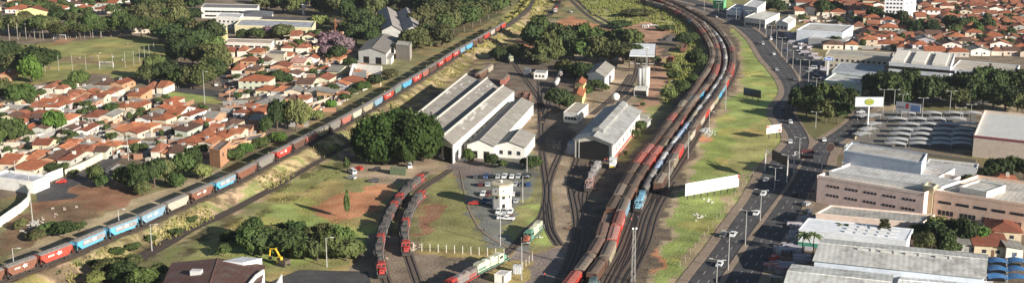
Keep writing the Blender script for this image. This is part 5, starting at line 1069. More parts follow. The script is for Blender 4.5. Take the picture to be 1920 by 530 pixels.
for i in range(70):
    y=r2.uniform(180,292); x=r2.uniform(0,430)
    if inpoly(np.array([x]),np.array([y]),[(0,180),(280,185),(420,215),(470,225),(400,292),(210,292),(0,310)])[0]: tree(x,y,r2.uniform(12,26),r2.uniform(9,17),r2.choice([DG,MG,OLV,DG]),Z3)
for i in range(45): tree(r2.uniform(435,640),r2.uniform(85,195),r2.uniform(10,22),r2.uniform(8,14),r2.choice([DG,MG,OLV]),Z5)
for i in range(34): tree(r2.uniform(-20,260),r2.uniform(-6,34),r2.uniform(18,34),r2.uniform(12,22),r2.choice([DG,OLV,MG]),ZE)
make_trees()
# palms and the tiered conifer
def palm(x,y,hpx,lb,fr=3.2):
    g=G(x,y); H_=vh(y,hpx)-.6; t=thing('palm_tree',lb,'palm tree',g,random.random()*6,'palms'); b=MB(); b.tube((0,0,0),(.15,.1,H_*.5),.22,.17,8); b.tube((.15,.1,H_*.5),(.1,0,H_),.17,.14,8); b.build('trunk',M['bark'],t)
    f=MB()
    for i in range(18):
        a=i*.698+random.random()*.3; el=random.uniform(-.1,.9); pr=None
        for k in range(7):
            s=k/6; r_=fr*s*math.cos(el*.6); z=H_+fr*(math.sin(el)*s-.75*s*s); w_=.42*math.sin(math.pi*min(1,s*.9+.12)); n=(-math.sin(a)*w_,math.cos(a)*w_)
            c=(r_*math.cos(a),r_*math.sin(a)); cur=[(c[0]+n[0],c[1]+n[1],z-.18),(c[0],c[1],z),(c[0]-n[0],c[1]-n[1],z-.18)]
            if pr: f.add(pr+cur,[(0,1,4,3),(1,2,5,4)])
            pr=cur
    f.build('fronds',M['leaf'],t,(.07,.1,.03))
for a in [(1548,452,28,'slim palm standing left in front of the white flat store roof'),(1578,452,34,'taller palm standing right in front of the white flat store roof'),(1505,478,44,'dark shaded palm leftmost of the pair beside the avenue shops'),(1524,482,46,'dark shaded palm right of its twin beside the avenue shops'),(632,296,28,'palm at the foot of the bank left of the big dark tree'),(566,448,34,'palm rising from the dense clump on the lower left lawn'),(1700,462,30,'broad palm at the left end of the banana garden')]: palm(*a)
for i,(x,y) in enumerate([(1770,446),(1740,440),(1842,448),(1826,455),(1722,450)]): 
    palm(x,y,24,f"low banana-like palm, {ordn(i+1) if i else 'brightest'} in the lower right gardens" if i else 'leafiest banana-like palm in the middle of the lower right garden',3.6)
g=G(1655,460); t=thing('conifer','tall tiered dark conifer in front of the white store roof','conifer',g); H_=vh(460,52); b=MB(); b.tube((0,0,0),(0,0,H_),.25,.06,7); b.build('trunk',M['bark'],t)
b=MB(); r3=np.random.default_rng(5)
for k in range(8):
    z=H_*(.22+.1*k); rad=3.4*(1-k/9)+.5
    for i in range(90): a=r3.uniform(0,6.28); q=rad*math.sqrt(r3.uniform(.05,1)); s=.28; x_,y_=q*math.cos(a),q*math.sin(a); zz=z-.2*q+r3.uniform(-.2,.2); n=r3.normal(size=2)*s; b.add([(x_-n[0],y_-n[1],zz),(x_+n[1],y_-n[0],zz+.25),(x_+n[0],y_+n[1],zz+.05),(x_-n[1],y_+n[0],zz-.2)],[(0,1,2,3)])
b.build('crown',M['leaf'],t,(.06,.065,.025))
# ---------------------------------------------------------------- tall grass (stuff)
def grass(name,label,poly,n,h_,wd,col,world=None):
    pw=world or px_poly(poly); xs=[p[0] for p in pw]; ys=[p[1] for p in pw]; r=np.random.default_rng(len(trees)+n)
    X=r.uniform(min(xs),max(xs),n*3); Y=r.uniform(min(ys),max(ys),n*3); m=inpoly(X,Y,pw); X,Y=X[m][:n],Y[m][:n]; place_grass(name,label,X,Y,h_,wd,col,r)
def place_grass(name,label,X,Y,h_,wd,col,r):
    k=vnoise(X,Y,7,9)>.38; X,Y=X[k],Y[k]; n=len(X); Z=th(X,Y); v=[]; f=[]
    H_=h_*r.uniform(.5,1.3,n); a=r.uniform(0,np.pi,n); lean=r.normal(size=(n,2))*.25*h_
    for i in range(n):
        for da in (0,1.57):
            c,s=math.cos(a[i]+da)*wd,math.sin(a[i]+da)*wd; j=len(v)
            v+=[(X[i]-c,Y[i]-s,Z[i]-.05),(X[i]+c,Y[i]+s,Z[i]-.05),(X[i]+c*.7+lean[i,0],Y[i]+s*.7+lean[i,1],Z[i]+H_[i]*.8),(X[i]+lean[i,0],Y[i]+lean[i,1],Z[i]+H_[i]),(X[i]-c*.8+lean[i,0],Y[i]-s*.8+lean[i,1],Z[i]+H_[i]*.7)]; f.append((j,j+1,j+2,j+3,j+4))
    mb=MB(); mb.v=v; mb.f=f; o=mb.build(name,M['grass'],None,col); tag(o,label,'grass',kind='stuff')
r=np.random.default_rng(4); X=[];Y=[]; X2=[];Y2=[]
for i in range(15000):
    d=r.uniform(0,T1.L)**1.0; p=T1.at(d); t_=(T1.at(d+3)-T1.at(d-3)).normalized(); nn=Vector((t_.y,-t_.x,0)); o_=r.uniform(4,13)
    q=p-nn*o_; X.append(q.x);Y.append(q.y)
    if i<9000 and vnoise(np.array([p.x+nn.x*6]),np.array([p.y]),14,12)[0]>.5 and r.random()<.6: q=p+nn*r.uniform(4.5,12); X2.append(q.x);Y2.append(q.y)
place_grass('tall_grass','dry yellow green grass standing on the far side of the left train',np.array(X),np.array(Y),1.5,.3,(.42,.38,.13),r)
place_grass('tall_grass','sparse straw coloured grass on the near bank of the left train',np.array(X2),np.array(Y2),1.0,.22,(.27,.24,.09),r)
grass('cane_grass','pale green cane and weeds on the rough ground at the top',[(1070,-14),(1225,-14),(1300,50),(1320,100),(1285,165),(1255,200),(1235,185),(1262,140),(1262,95),(1278,70),(1215,40),(1170,52),(1110,28)],6000,1.6,.5,(.24,.25,.08))
grass('tall_grass','yellow weeds between the two top railway lines',[(985,60),(1010,-12),(1040,-12),(1030,24),(985,50),(930,84),(870,120),(860,112),(940,66)],2500,1.4,.4,(.34,.3,.1))
grass('weeds','low green weeds on the slope beside the curved trains',[(1390,80),(1440,125),(1462,165),(1440,210),(1470,262),(1400,350),(1275,520),(1235,520),(1262,400),(1300,330),(1390,180)],3500,.2,.2,(.27,.33,.1))
grass('weeds','low weeds over the depot lawn',[(330,520),(440,420),(520,360),(620,300),(640,330),(600,360),(580,410),(640,410),(690,430),(690,470),(560,480),(400,500)],3500,.2,.2,(.25,.26,.09))
# ---------------------------------------------------------------- cars
def car_meshes(kind):
    if kind=='sedan': prof=[(-2.1,.35),(-2.12,.75),(-1.9,.92),(2.0*-.35,.96),(1.0,.92),(2.0,.78),(2.12,.6),(2.1,.35)]; cab=[(-1.75,.93),(-1.2,1.4),(.25,1.42),(1.05,.92)]
    elif kind=='hatch': prof=[(-1.9,.35),(-1.93,.85),(-1.85,.95),(.9,.93),(1.8,.78),(1.9,.55),(1.88,.35)]; cab=[(-1.85,.94),(-1.6,1.45),(.15,1.47),(1.0,.92)]
    elif kind=='pickup': prof=[(-2.5,.45),(-2.5,1.05),(.9,1.05),(2.2,.95),(2.4,.7),(2.4,.45)]; cab=[(-.7,1.04),(-.55,1.65),(.6,1.68),(1.3,1.04)]
    else: prof=[(-2.4,.4),(-2.4,1.2),(1.4,1.15),(2.3,.95),(2.4,.6),(2.4,.4)]; cab=[(-2.38,1.19),(-2.3,2.1),(1.0,2.12),(1.75,1.14)]
    b=MB(); b.extr(prof,-.84,.84,'x'); 
    n=len(cab); b.add([(-.7,y,z) if z>1.3 else (-.82,y,z) for y,z in cab]+[(.7,y,z) if z>1.3 else (.82,y,z) for y,z in cab],[tuple(range(n)),tuple(range(n,2*n))[::-1]]+[((i+1)%n,i,n+i,n+(i+1)%n) for i in range(n)])
    w_=MB(); (y0,z0),(y1,z1),(y2,z2),(y3,z3)=cab
    for s in (-1,1): w_.add([(s*.835,y0+.3,z0+.03),(s*.835,y3-.3,z0+.03),(s*.715,y2-.05,z1-.08),(s*.715,y1+.1,z1-.08)],[(0,1,2,3) if s>0 else (3,2,1,0)])
    lw=lambda a,b,f: (a[0]+(b[0]-a[0])*f,a[1]+(b[1]-a[1])*f)
    for A_,B_,sg in (((y3,z3),(y2,z2),1),((y0,z0),(y1,z1),-1)):
        p,q=lw(A_,B_,.08),lw(A_,B_,.88); e=.03*sg
        w_.add([(-.72,p[0]+e,p[1]+.02),(.72,p[0]+e,p[1]+.02),(.62,q[0]+e,q[1]+.02),(-.62,q[0]+e,q[1]+.02)],[(0,1,2,3) if sg<0 else (3,2,1,0)])
    return b.mesh('body',M['clean']),w_.mesh('windows',M['glass']),prof
wm=MB(); wm.tube((-.1,0,0),(.1,0,0),.32,n=10); WHEEL=wm.mesh('wheel',M['rubber'])
hm=MB()
for s in (-.6,.6): hm.box(s-.16,s+.16,1.98,2.14,.6,.75)
HLM=hm.mesh('headlights',mat('lamp_glass',(.7,.7,.65),rough=.2,var=.05))
CARM={k:car_meshes(k) for k in ('sedan','hatch','pickup','van')}
CC={'white':(.7,.7,.7),'silver':(.4,.41,.42),'black':(.02,.02,.022),'dark grey':(.08,.08,.085),'red':(.5,.03,.02),'blue':(.03,.07,.2),'beige':(.4,.36,.28),'wine red':(.12,.02,.02)}
def car(x,y,deg,col,kind,lb,grp):
    b,w_,prof=CARM[kind]; g=G(x,y); nm={'pickup':'pickup_truck','van':'van'}.get(kind,'car')
    t=thing(nm,lb,nm.replace('_',' '),(g.x,g.y,.02),R(deg),grp); inst('body',b,t,CC[col]); inst('windows',w_,t)
    yf=prof[-1][0]-.85; yr=prof[0][0]+.85
    for s in (-.76,.76):
        for yy in (yf,yr): inst('wheel',WHEEL,t,loc=(s,yy,.32))
    if kind in('sedan','hatch'): o=inst('headlights',HLM,t); o.location=(0,prof[-2][0]-2.12,0)
def rdir(x,y):
    "heading of the avenue near a photo pixel"
    q=G(x,y).xy; A=Path([G(*p) for p in HM],6); b=min(range(len(A.p)-1),key=lambda i:(A.p[i].xy-q).length); d=A.p[b+1]-A.p[b]; return math.degrees(math.atan2(-d.x,d.y))
GC='cars driving on the dual avenue'
for x,y,c,k,away,lb in [(1349,498,'white','hatch',0,'white hatchback nearest the bottom of the avenue'),(1374,442,'white','sedan',0,'white car side by side with a dark car on the avenue'),(1356,443,'dark grey','sedan',0,'dark car side by side with a white car on the avenue'),(1418,402,'white','sedan',0,'white car just above the pair of cars on the avenue'),(1431,366,'white','hatch',0,'white car under the first sign gantry shadow'),(1436,340,'silver','sedan',0,'silver white car just before the sign gantry'),(1458,346,'dark grey','hatch',0,'dark car right of the silver one by the gantry'),(1482,268,'white','sedan',0,'white car in the bend of the avenue above the gantry'),(1482,231,'white','hatch',0,'white car near the small red and white billboard'),(1468,205,'black','sedan',0,'black car in the shadow beside the tree island'),
  (1545,264,'white','sedan',1,'white car on the right carriageway by the round sign'),(1489,367,'black','sedan',1,'black car alone on the right carriageway'),(1451,103,'white','sedan',0,'white car higher up the avenue between lamp posts'),(1456,132,'silver','sedan',0,'silver car in the upper bend of the avenue'),(1425,81,'dark grey','hatch',0,'dark hatchback in the upper avenue'),(1343,33,'silver','sedan',0,'small silver car at the far top of the avenue'),(1430,84,'silver','van',1,'silver van at the upper median'),(1445,75,'white','van',1,'white van behind the upper lamp posts'),(1475,96,'blue','sedan',1,'blue car on the shaded upper right carriageway'),(1490,150,'dark grey','sedan',0,'dark grey car beside the top of the island'),(1447,160,'black','hatch',0,'black hatchback at the left edge of the upper avenue') ]:
    if lb.startswith('black hatch'): continue
    car(x,y,rdir(x,y)+(180 if not away else 0),c,k,lb,GC)
GCP='cars parked round the control tower'
rc_=random.Random(5)
rows_=[('back row',333,[893,904,912,922,934,946,960,972,984,991]),('second row',348,[902,915,966,979,991]),('third row',366,[906,916,962,972]),('middle row',379,[909,920,968]),('lower row',399,[935,946,957]),('near row',409,[937,947,958])]
for rn,y,xs in rows_:
    cnt={}
    for x in xs:
        c=rc_.choice(['white','white','silver','black','dark grey','silver','wine red','blue']); k=rc_.choice(['sedan','hatch','hatch','sedan','pickup'])
        cnt.setdefault(c,0); cnt[c]+=1
        car(x,y,rc_.choice([-8,172])+rc_.uniform(-3,3),c,k,f"{c} {k if k=='pickup' else 'car'}, {ordn(cnt[c])} {c} one from left in the {rn} by the tower",GCP)
car(951,412,75,'white','pickup','white pickup parked below the control tower','cars parked round the control tower'); car(925,384,70,'silver','pickup','silver pickup parked against the left foot of the control tower',GCP); car(889,383,80,'red','hatch','red car left of the control tower',GCP); car(928,376,-20,'blue','hatch','dark blue car squeezed against the tower base',GCP)
G2='cars parked around the depot and the street'
for a in [(661,325,30,'white','van','white van by the orange earth left of the lawn'),(659,335,60,'silver','hatch','silver blue car below the white van'),(672,318,60,'red','hatch','red car behind the white van'),(701,341,95,'dark grey','sedan','dark car alone on the orange earth'),(705,320,95,'black','hatch','black car beside the green container'),(768,314,10,'white','van','white van at the trunk of the big dark tree'),(835,298,0,'white','pickup','white truck inside the long shed bay'),(868,303,70,'silver','sedan','silver car by the annex entrance'),(883,300,10,'red','hatch','red car by the annex lean-to'),(115,343,100,'red','hatch','red car parked on the curved street by the white wall'),(406,161,10,'white','hatch','white car at the corner of the dark street'),(298,252,-15,'white','sedan','white car on the street between the tiled houses'),(306,247,-15,'silver','hatch','silver car behind the white one on the street'),(322,258,-15,'dark grey','sedan','dark car near the bushes of the street'),(312,238,-15,'black','hatch','black car further up the street between houses'),
  (1524,130,70,'white','van','white van parked by the upper sidewalk'),(1518,136,70,'silver','sedan','silver car parked by the upper sidewalk'),(1506,104,20,'dark grey','sedan','dark car parked under the upper lamp posts'),(1498,92,20,'white','hatch','white car parked under the upper lamp posts'),(1532,145,40,'black','hatch','black car parked left of the showroom'),(1614,212,80,'white','sedan','white car in the shade under the green oval billboard'),(1568,272,60,'black','sedan','black car beside the round sign'),(1578,276,60,'dark grey','hatch','dark grey car below the round sign'),(1512,385,-40,'silver','hatch','silver car parked before the pink factory corner'),(1516,398,-40,'dark grey','sedan','dark grey car parked before the pink factory corner'),(1846,232,0,'white','sedan','white car between canopies and the beige store'),(1858,236,0,'black','sedan','black car next to the white one by the beige store'),(1466,470,-40,'silver','hatch','silver car on the avenue forecourt'),(1452,486,-40,'red','hatch','red car on the avenue forecourt')]: car(*a,G2)
# small service truck with yellow front at the engine shed
g=G(1149,314); t=thing('service_truck','white service truck with yellow front at the engine shed door','truck',(g.x,g.y,.02),R(170))
b=MB(); b.box(-1.2,1.2,-3,1.2,.7,1.1); b.build('chassis',M['iron'],t); b=MB(); b.box(-1.2,1.2,.9,3,.6,2.5,.1,.1); b.build('cab',M['clean'],t,(.6,.63,.68)); b=MB(); b.box(-1.1,1.1,3.0,3.06,.8,1.5); b.build('front_panel',M['paint'],t,(.65,.5,.05))
b=MB(); b.box(-1.25,1.25,-3,-.2,1.1,3.0); b.box(-1.5,1.5,-3.3,1,3.3,3.5); [b.box(x-.06,x+.06,y-.06,y+.06,2.4,3.3) for x in (-1.1,1.1) for y in (-2.8,.9)]; b.build('canopy',M['wall'],t,(.68,.68,.66))
for s in (-1.1,1.1):
    for yy in (-2.2,2.0): o=inst('wheel',WHEEL,t,loc=(s,yy,.45)); o.scale=(1.4,1.4,1.4)
# ---------------------------------------------------------------- posts and lamps
def lamp_post(x,y,hpx,lb,arms=2,grp='street lamps along the avenue',rot=None):
    g=G(x,y); H_=vh(y,hpx); t=thing('street_lamp',lb,'street lamp',g,R(rdir(x,y) if rot is None else rot),grp)
    b=MB(); b.tube((0,0,0),(0,0,H_),.17,.1,8); b.build('pole',M['metalpost'],t)
    for s in ((-1,1) if arms==2 else (1,)):
        a=MB(); a.tube((0,0,H_-.1),(s*1.5,0,H_+.1),.06,.05,5); a.build('arm',M['metalpost'],t)
        l_=MB(); l_.box(s*1.9-.55,s*1.9+.55,-.18,.18,H_+.05,H_+.22,.08,.03); l_.build('lamp_head',M['wall'],t,(.5,.5,.48))
LP=[(1343,541,55),(1365,506,72),(1397,460,66),(1425,413,57),(1452,356,42),(1475,343,52),(1498,296,38),(1380,45,30),(1403,49,28),(1424,59,28),(1436,68,31),(1445,78,30),(1455,93,36),(1465,107,36),(1475,118,36),(1486,129,34),(1499,152,40),(1515,163,50),(1530,172,26),(1347,30,24),(1320,22,22),(1485,205,22),(1529,240,30)]
LP.sort()
for i,(x,y,h_) in enumerate(LP): lamp_post(x,y,h_,f"double armed grey street lamp on the avenue, {ordn(i+1)} from the left")
for x,y,h_,lb in [(1360,205,62,'tall white post beside the curved trains near the red earth patch'),(1329,246,36,'white mast right of the outermost train'),(1290,297,50,'white mast with concrete foot by the railway bank'),(1254,355,56,'white mast at the end of the outermost train'),(613,500,55,'grey concrete lamp pole by the excavator'),(978,525,70,'tall white mast at the bottom fence'),(988,322,58,'slim white lamp mast by the car park trees'),(938,460,68,'grey lamp mast on the asphalt edge below the tower'),(980,380,50,'white mast at the right edge of the car park'),(1690,222,45,'tall mast left among the parking canopies'),(1728,228,44,'mast behind the second canopy row'),(1780,215,44,'mast with white lamp behind the canopies'),(1818,240,44,'mast at the right rows of canopies'),(1798,250,48,'mast between the right canopies'),(1655,212,44,'mast at the left corner of the canopies'),(1675,214,46,'mast right of the green oval billboard'),(241,300,48,'wooden utility pole by the curved street'),(330,166,26,'utility pole at the grassy plot'),(384,195,60,'utility pole at the dark street corner'),(432,205,42,'utility pole in the street below the green house'),(61,412,92,'grey pole beside the curved white wall'),(31,345,44,'thin pole by the white warehouse')]:
    lamp_post(x,y,h_,lb,2 if x>1640 else 1,'masts and poles around the site',rot=0)
# lattice mast in the yard
def lattice(x,y,hpx,w_,lb,bar=None):
    g=G(x,y); H_=vh(y,hpx); t=thing('lattice_mast',lb,'mast',g,.2,'lattice masts of the railway yard'); b=MB()
    for sx in(-w_,w_):
        for sy in(-w_,w_): b.tube((sx,sy,0),(sx*.6,sy*.6,H_),.06,n=4)
    n=int(H_/1.2)
    for i in range(n):
        z0,z1=H_*i/n,H_*(i+1)/n; k0,k1=w_*(1-.4*i/n),w_*(1-.4*(i+1)/n); s=1 if i%2 else -1
        for c in ((-1,-1,1,-1),(1,-1,1,1),(1,1,-1,1),(-1,1,-1,-1)): b.tube((c[0]*k0,c[1]*k0,z0) if s>0 else (c[2]*k0,c[3]*k0,z0),(c[2]*k1,c[3]*k1,z1) if s>0 else (c[0]*k1,c[1]*k1,z1),.035,n=3)
    b.build('frame',M['metalpost'],t); p=MB(); p.box(-.8,.8,-.5,.5,H_,H_+.12); p.build('platform',M['iron'],t)
    l_=MB()
    for s in(-.5,.5): l_.box(s-.25,s+.25,-.4,-.1,H_+.2,H_+.7)
    l_.build('floodlight',M['wall'],t,(.7,.7,.7))
    if bar: q=MB(); q.tube((-bar,0,H_*.86),(bar,0,H_*.86),.08,n=4); q.build('crossarm',M['iron'],t)
lattice(1187,528,98,.5,'tall lattice mast between the free tracks at the bottom'); lattice(1211,172,80,.4,'dark cross armed mast beside the white water tank',4); lattice(1131,112,26,.3,'thin mast above the grove')
# road gantries
def gantry(p0,p1,h_,panel,lb,m,dots):
    a,b=G(*p0),G(*p1); b.z=a.z=0; L=(b-a).length; t=thing('sign_gantry',lb,'sign gantry',a,math.atan2((b-a).y,(b-a).x),'sign gantries over the avenue')
    for x in(0,L): q=MB(); q.tube((x,0,0),(x,0,h_),.28,.22,8); q.build('post',M['wall'],t,(.55,.53,.5))
    q=MB(); q.box(0,L,-.15,.15,h_-1.2,h_-1.0); q.box(0,L,-.15,.15,h_-.1,h_+.1)
    for i in range(int(L/1.2)): q.tube((i*1.2,0,h_-1.1),(min(L,i*1.2+.6),0,h_),.05,n=4)
    q.build('beam',M['metalpost'],t)
    q=MB(); q.box(L*panel[0],L*panel[1],-.35,-.2,h_-2.6,h_+1.2); pn=q.build('sign_panel',m,t,(.03,.03,.03))
    if dots:
        q=MB(); w_=(panel[1]-panel[0])*L
        for i in range(6): q.box(L*panel[0]+w_*(.08+i*.15),L*panel[0]+w_*(.16+i*.15),-.38,-.36,h_-1.4,h_-.4)
        q.build('lettering',M['wall'],pn,(.55,.5,.48))
gantry((1434,321),(1475,343),9.0,(.32,.98),'sign gantry with black panel over the left carriageway',M['paint'],False)
gantry((1488,324),(1540,326),8.6,(.22,.68),'sign gantry with dark lettered panel over the right carriageway',mat('sign_back',(.09,.03,.03)),True)
# billboards
def billboard(p0,p1,hb,ht,lb,col,marks,nleg=2,thick=.3):
    a,b=G(*p0),G(*p1); L=(b-a).length; t=thing('billboard',lb,'billboard',(a.x,a.y,0),math.atan2((b-a).y,(b-a).x),'billboards')
    q=MB(); q.box(0,L,-thick/2,thick/2,hb,ht); pn=q.build('board',M['clean'],t,col)
    q=MB(); q.box(-.1,L+.1,thick/2,thick/2+.2,hb+.3,hb+.5); q.box(-.1,L+.1,thick/2,thick/2+.2,ht-.5,ht-.3); q.build('frame',M['iron'],t)
    for i in range(nleg): x=L*(i+.5)/nleg; q=MB(); q.box(x-.12,x+.12,thick/2+.2,thick/2+.45,0,ht-.2); q.build('post',M['iron'],t)
    for c,pp in marks:
        q=MB()
        for f0,f1,z0,z1 in pp: q.box(L*f0,L*f1,-thick/2-.03,-thick/2-.005,hb+(ht-hb)*z0,hb+(ht-hb)*z1)
        q.build('lettering',M['paint'],pn,c)
    return t,L
billboard((1284,376),(1384,358),1.8,vh(376,32),'very long white billboard on the grass slope',(.74,.72,.68),[((.35,.33,.35),[(.1,.14,.35,.5),(.3,.33,.4,.55),(.36,.39,.45,.6),(.45,.47,.4,.55),(.52,.56,.4,.6),(.62,.65,.45,.55)]),((.5,.05,.04),[(.97,1.0,.7,1.0)])],8)
billboard((1436,262),(1464,258),2.6,vh(262,26),'small white billboard with red marks at the avenue edge',(.72,.66,.62),[((.6,.08,.05),[(.0,.2,.75,.95),(.78,.95,.1,.4),(.2,.4,.3,.4),(.9,1,.7,.9)]),((.2,.2,.25),[(.3,.7,.55,.65)])])
billboard((1394,184),(1426,190),1.6,vh(184,20),'dark backed billboard standing in the upper grass slope',(.03,.03,.035),[],3)
def oval(t,x,z,rx,rz,y,col,par,name='emblem'):
    q=MB(); q.add([(x+rx*math.cos(i*math.pi/8),y,z+rz*math.sin(i*math.pi/8)) for i in range(16)]+[(x+rx*math.cos(i*math.pi/8),y+.05,z+rz*math.sin(i*math.pi/8)) for i in range(16)],[tuple(range(16)),tuple(range(16,32))[::-1]]+[((i+1)%16,i,16+i,16+(i+1)%16) for i in range(16)]); return q.build(name,M['clean'],par,col)
g=G(1626,242); H_=vh(242,60); t=thing('pole_sign','large white pole billboard with green and yellow oval emblem','sign',g); q=MB(); q.tube((0,0,0),(0,0,H_-4.4),.4,.35,10); q.build('post',M['wall'],t,(.7,.7,.68)); wS=25*mpp(220)
q=MB(); q.box(-wS,wS,-.25,.25,H_-4.4,H_); pn=q.build('board',M['clean'],t,(.5,.52,.55)); oval(t,0,H_-2.2,2.2,1.4,-.31,(.16,.24,.04),pn); oval(t,0,H_-2.2,1.7,.9,-.37,(.4,.36,.05),pn); q=MB(); [q.box(-1.2+i*.5,-.85+i*.5,-.42,-.38,H_-2.45,H_-2.0) for i in range(5)]; q.build('lettering',M['paint'],pn,(.1,.15,.03))
t,L=billboard((1678,226),(1724,232),vh(226,20),vh(226,36),'wide tilted billboard in blue, white and red by the canopies',(.5,.52,.56),[((.15,.25,.5),[(.62,.98,.1,.8)]),((.5,.04,.04),[(.4,.52,.3,.9)]),((.3,.2,.2),[(.05,.35,.3,.5)])],3)
t,L=billboard((1513,200),(1545,199),vh(200,13),vh(200,27),'grey blank billboard above the tree island',(.32,.33,.34),[],3)
g=G(1550,160); H_=vh(160,54); t=thing('pole_sign','blue oval brand sign with white script on a grey pylon','sign',g); q=MB(); q.box(-.5,.5,-.3,.3,0,H_-2.6); q.build('post',M['wall'],t,(.4,.41,.43)); o1=oval(t,0,H_-1.3,2.9,1.15,-.4,(.5,.52,.55),t,'rim'); o2=oval(t,0,H_-1.3,2.65,.95,-.47,(.02,.08,.3),t,'board')
fc=bpy.data.curves.new('lettering','FONT'); fc.body='Ford'; fc.size=1.8; fc.align_x='CENTER'; fc.align_y='CENTER'; fc.extrude=.02; fc.materials.append(mat('white_letters',(.75,.75,.75))); f0=bpy.data.objects.new('lettering',fc); C.objects.link(f0); fm=bpy.data.meshes.new_from_object(f0.evaluated_get(bpy.context.evaluated_depsgraph_get())); bpy.data.objects.remove(f0); fo=inst('lettering',fm,o2); fo.location=(0,-.52,H_-1.25); fo.rotation_euler=(math.pi/2,0,0)
g=G(1556,292); H_=vh(292,24); t=thing('pole_sign','round dark advertising disc with pale rim beside the avenue','sign',g,.3); q=MB(); q.tube((0,0,0),(0,0,H_-3.4),.2,n=8); q.build('post',M['iron'],t); oval(t,0,H_-1.8,2.0,2.0,0,(.2,.17,.15),t,'rim'); oval(t,0,H_-1.8,1.88,1.88,-.09,(.03,.015,.015),t,'board')
g=G(1519,372); H_=vh(372,18); t=thing('pole_sign','small dark square sign at the pink factory corner','sign',g,-.1); q=MB(); q.box(-.12,.12,-.1,.1,0,H_-1.8); q.build('post',M['iron'],t); q=MB(); q.box(-1.4,1.4,-.2,.0,H_-1.8,H_); pn=q.build('board',M['clean'],t,(.03,.03,.05)); q=MB(); q.box(-1.2,1.2,-.23,-.21,H_-1.5,H_-1.3); q.build('lettering',M['paint'],pn,(.4,.4,.4))
for x,y,w_,h1,lb,c in [(1468,476,34,13,'pale blue shop sign panel over the avenue forecourt',(.45,.48,.55)),(1437,505,30,14,'red and white sign board low beside the avenue',(.5,.2,.18)),(1514,415,20,10,'pale blue sign board by the pink factory corner',(.35,.42,.55)),(1446,527,26,12,'white sign board at the bottom of the avenue',(.5,.52,.55)),(1462,512,30,12,'red and blue banner board by the ribbed warehouse',(.35,.1,.12))]:
    billboard((x-w_/2+8,y),(x+w_/2+8,y+2),1.5,vh(y,h1),lb,c,[((.5,.5,.5),[(.1,.5,.5,.7)]),((.1,.15,.3),[(.5,.9,.2,.4)])],2)
# white railing wall with advertising at the ribbed warehouse
# ---------------------------------------------------------------- parking canopies
def canopy_mesh(w_,d,h_,rise):
    b=MB(); n=8; v=[]
    for j,y in enumerate((-d/2,0,d/2)):
        for i in range(n+1):
            x=-w_/2+w_*i/n; z=h_+rise*math.sin(math.pi*i/n)*(1 if j==1 else .8)-.25*(j!=1); v.append((x,y,z))
    k=len(v); b.add(v+[(x,y,z-.08) for x,y,z in v],[(j*(n+1)+i,j*(n+1)+i+1,(j+1)*(n+1)+i+1,(j+1)*(n+1)+i) for j in range(2) for i in range(n)]+[((j+1)*(n+1)+i+k,(j+1)*(n+1)+i+1+k,j*(n+1)+i+1+k,j*(n+1)+i+k) for j in range(2) for i in range(n)])
    return b.mesh('canopy_cloth',M['wall'],True)
CAN=canopy_mesh(8.4,5,2.2,.65); pm=MB(); pm.tube((0,0,0),(0,0,2.6),.12,n=6); CPOST=pm.mesh('post',M['metalpost'])
rows=[(224,[1618,1636],-2),(219,[1696,1745,1785,1820],0),(230,[1680,1716,1752,1790],0),(240,[1635,1702,1738,1776,1810],0),(250,[1625,1690,1728,1768,1805],0),(259,[1615,1685,1724,1764,1800,1835],0),(269,[1680,1722,1764,1800],0),(277,[1676,1722,1762,1800],0)]
for rn,(y,xs,_) in enumerate(rows):
    for i,x in enumerate(xs):
        g=G(x+2,y); t=thing('parking_canopy',f"white arched parking canopy, {ordn(i+1)} from left in row {['one','two','three','four','five','six','seven','eight'][rn]} from the back",'canopy',(g.x,g.y,0),R(-14 if x>1660 else 30),'arched shade canopies of the parking lot')
        inst('canopy_cloth',CAN,t,(.4,.4,.4)); 
        for s in(-4.3,4.3): inst('post',CPOST,t,loc=(s,0,0))
for i,(x,y) in enumerate([(1868,500),(1905,500),(1868,515),(1905,516),(1868,530),(1905,531),(1935,505)]):
    g=G(x,y); t=thing('parking_canopy',f"bright blue arched canopy at the lower right corner, {ordn(i+1)} of seven counted row by row",'canopy',(g.x,g.y,0),R(-6),'blue canopies at the lower right corner'); o=inst('canopy_cloth',CAN,t,(.03,.13,.3)); o.scale=(.66,.85,1)
    for s in(-2.9,2.9): inst('post',CPOST,t,loc=(s,0,0))
flat('dry_lawn',[(1700,200),(1830,200),(1826,208),(1700,206)],.02,M['verge'])
# parking lot walls
def wall_line(name,pts,h_,th_,col,lb,cat='wall',m='wall',z=0):
    P=[G(*p) for p in pts]; o=P[0]; b=MB()
    for a,c in zip(P,P[1:]): cap_mesh(b,(a.x-o.x,a.y-o.y),(c.x-o.x,c.y-o.y),0,h_,th_)
    ob=b.build(name,M[m],None,col); ob.location=(o.x,o.y,0); tag(ob,lb,cat); return ob
wall_line('boundary_wall',[(0,425),(18,412),(40,397),(53,385),(56,372),(50,362),(30,357),(-10,352)],3.2,.3,(.7,.68,.6),'curved white perimeter wall at the left edge')
wall_line('boundary_wall',[(123,331),(160,315),(211,288)],2.8,.3,(.66,.58,.42),'pale cream street wall between houses and curved street')
wall_line('boundary_wall',[(62,354),(88,342),(118,330)],3.4,.3,(.72,.7,.66),'white street wall beside the red car')
wall_line('boundary_wall',[(60,262),(85,258),(112,244)],2.2,.25,(.45,.42,.38),'low grey wall behind the brick sheet roofed house')
wall_line('boundary_wall',[(112,258),(170,262),(240,266)],2.0,.25,(.3,.27,.24),'long grey wall above the dry grass strip')
wall_line('boundary_wall',[(1612,272),(1700,288),(1830,306)],1.6,.3,(.24,.22,.18),'low brown wall in front of the parking canopies')
wall_line('boundary_wall',[(1603,262),(1608,250),(1622,244),(1634,243)],1.4,.3,(.5,.42,.3),'curved yellowish kerb wall round the pole billboard')
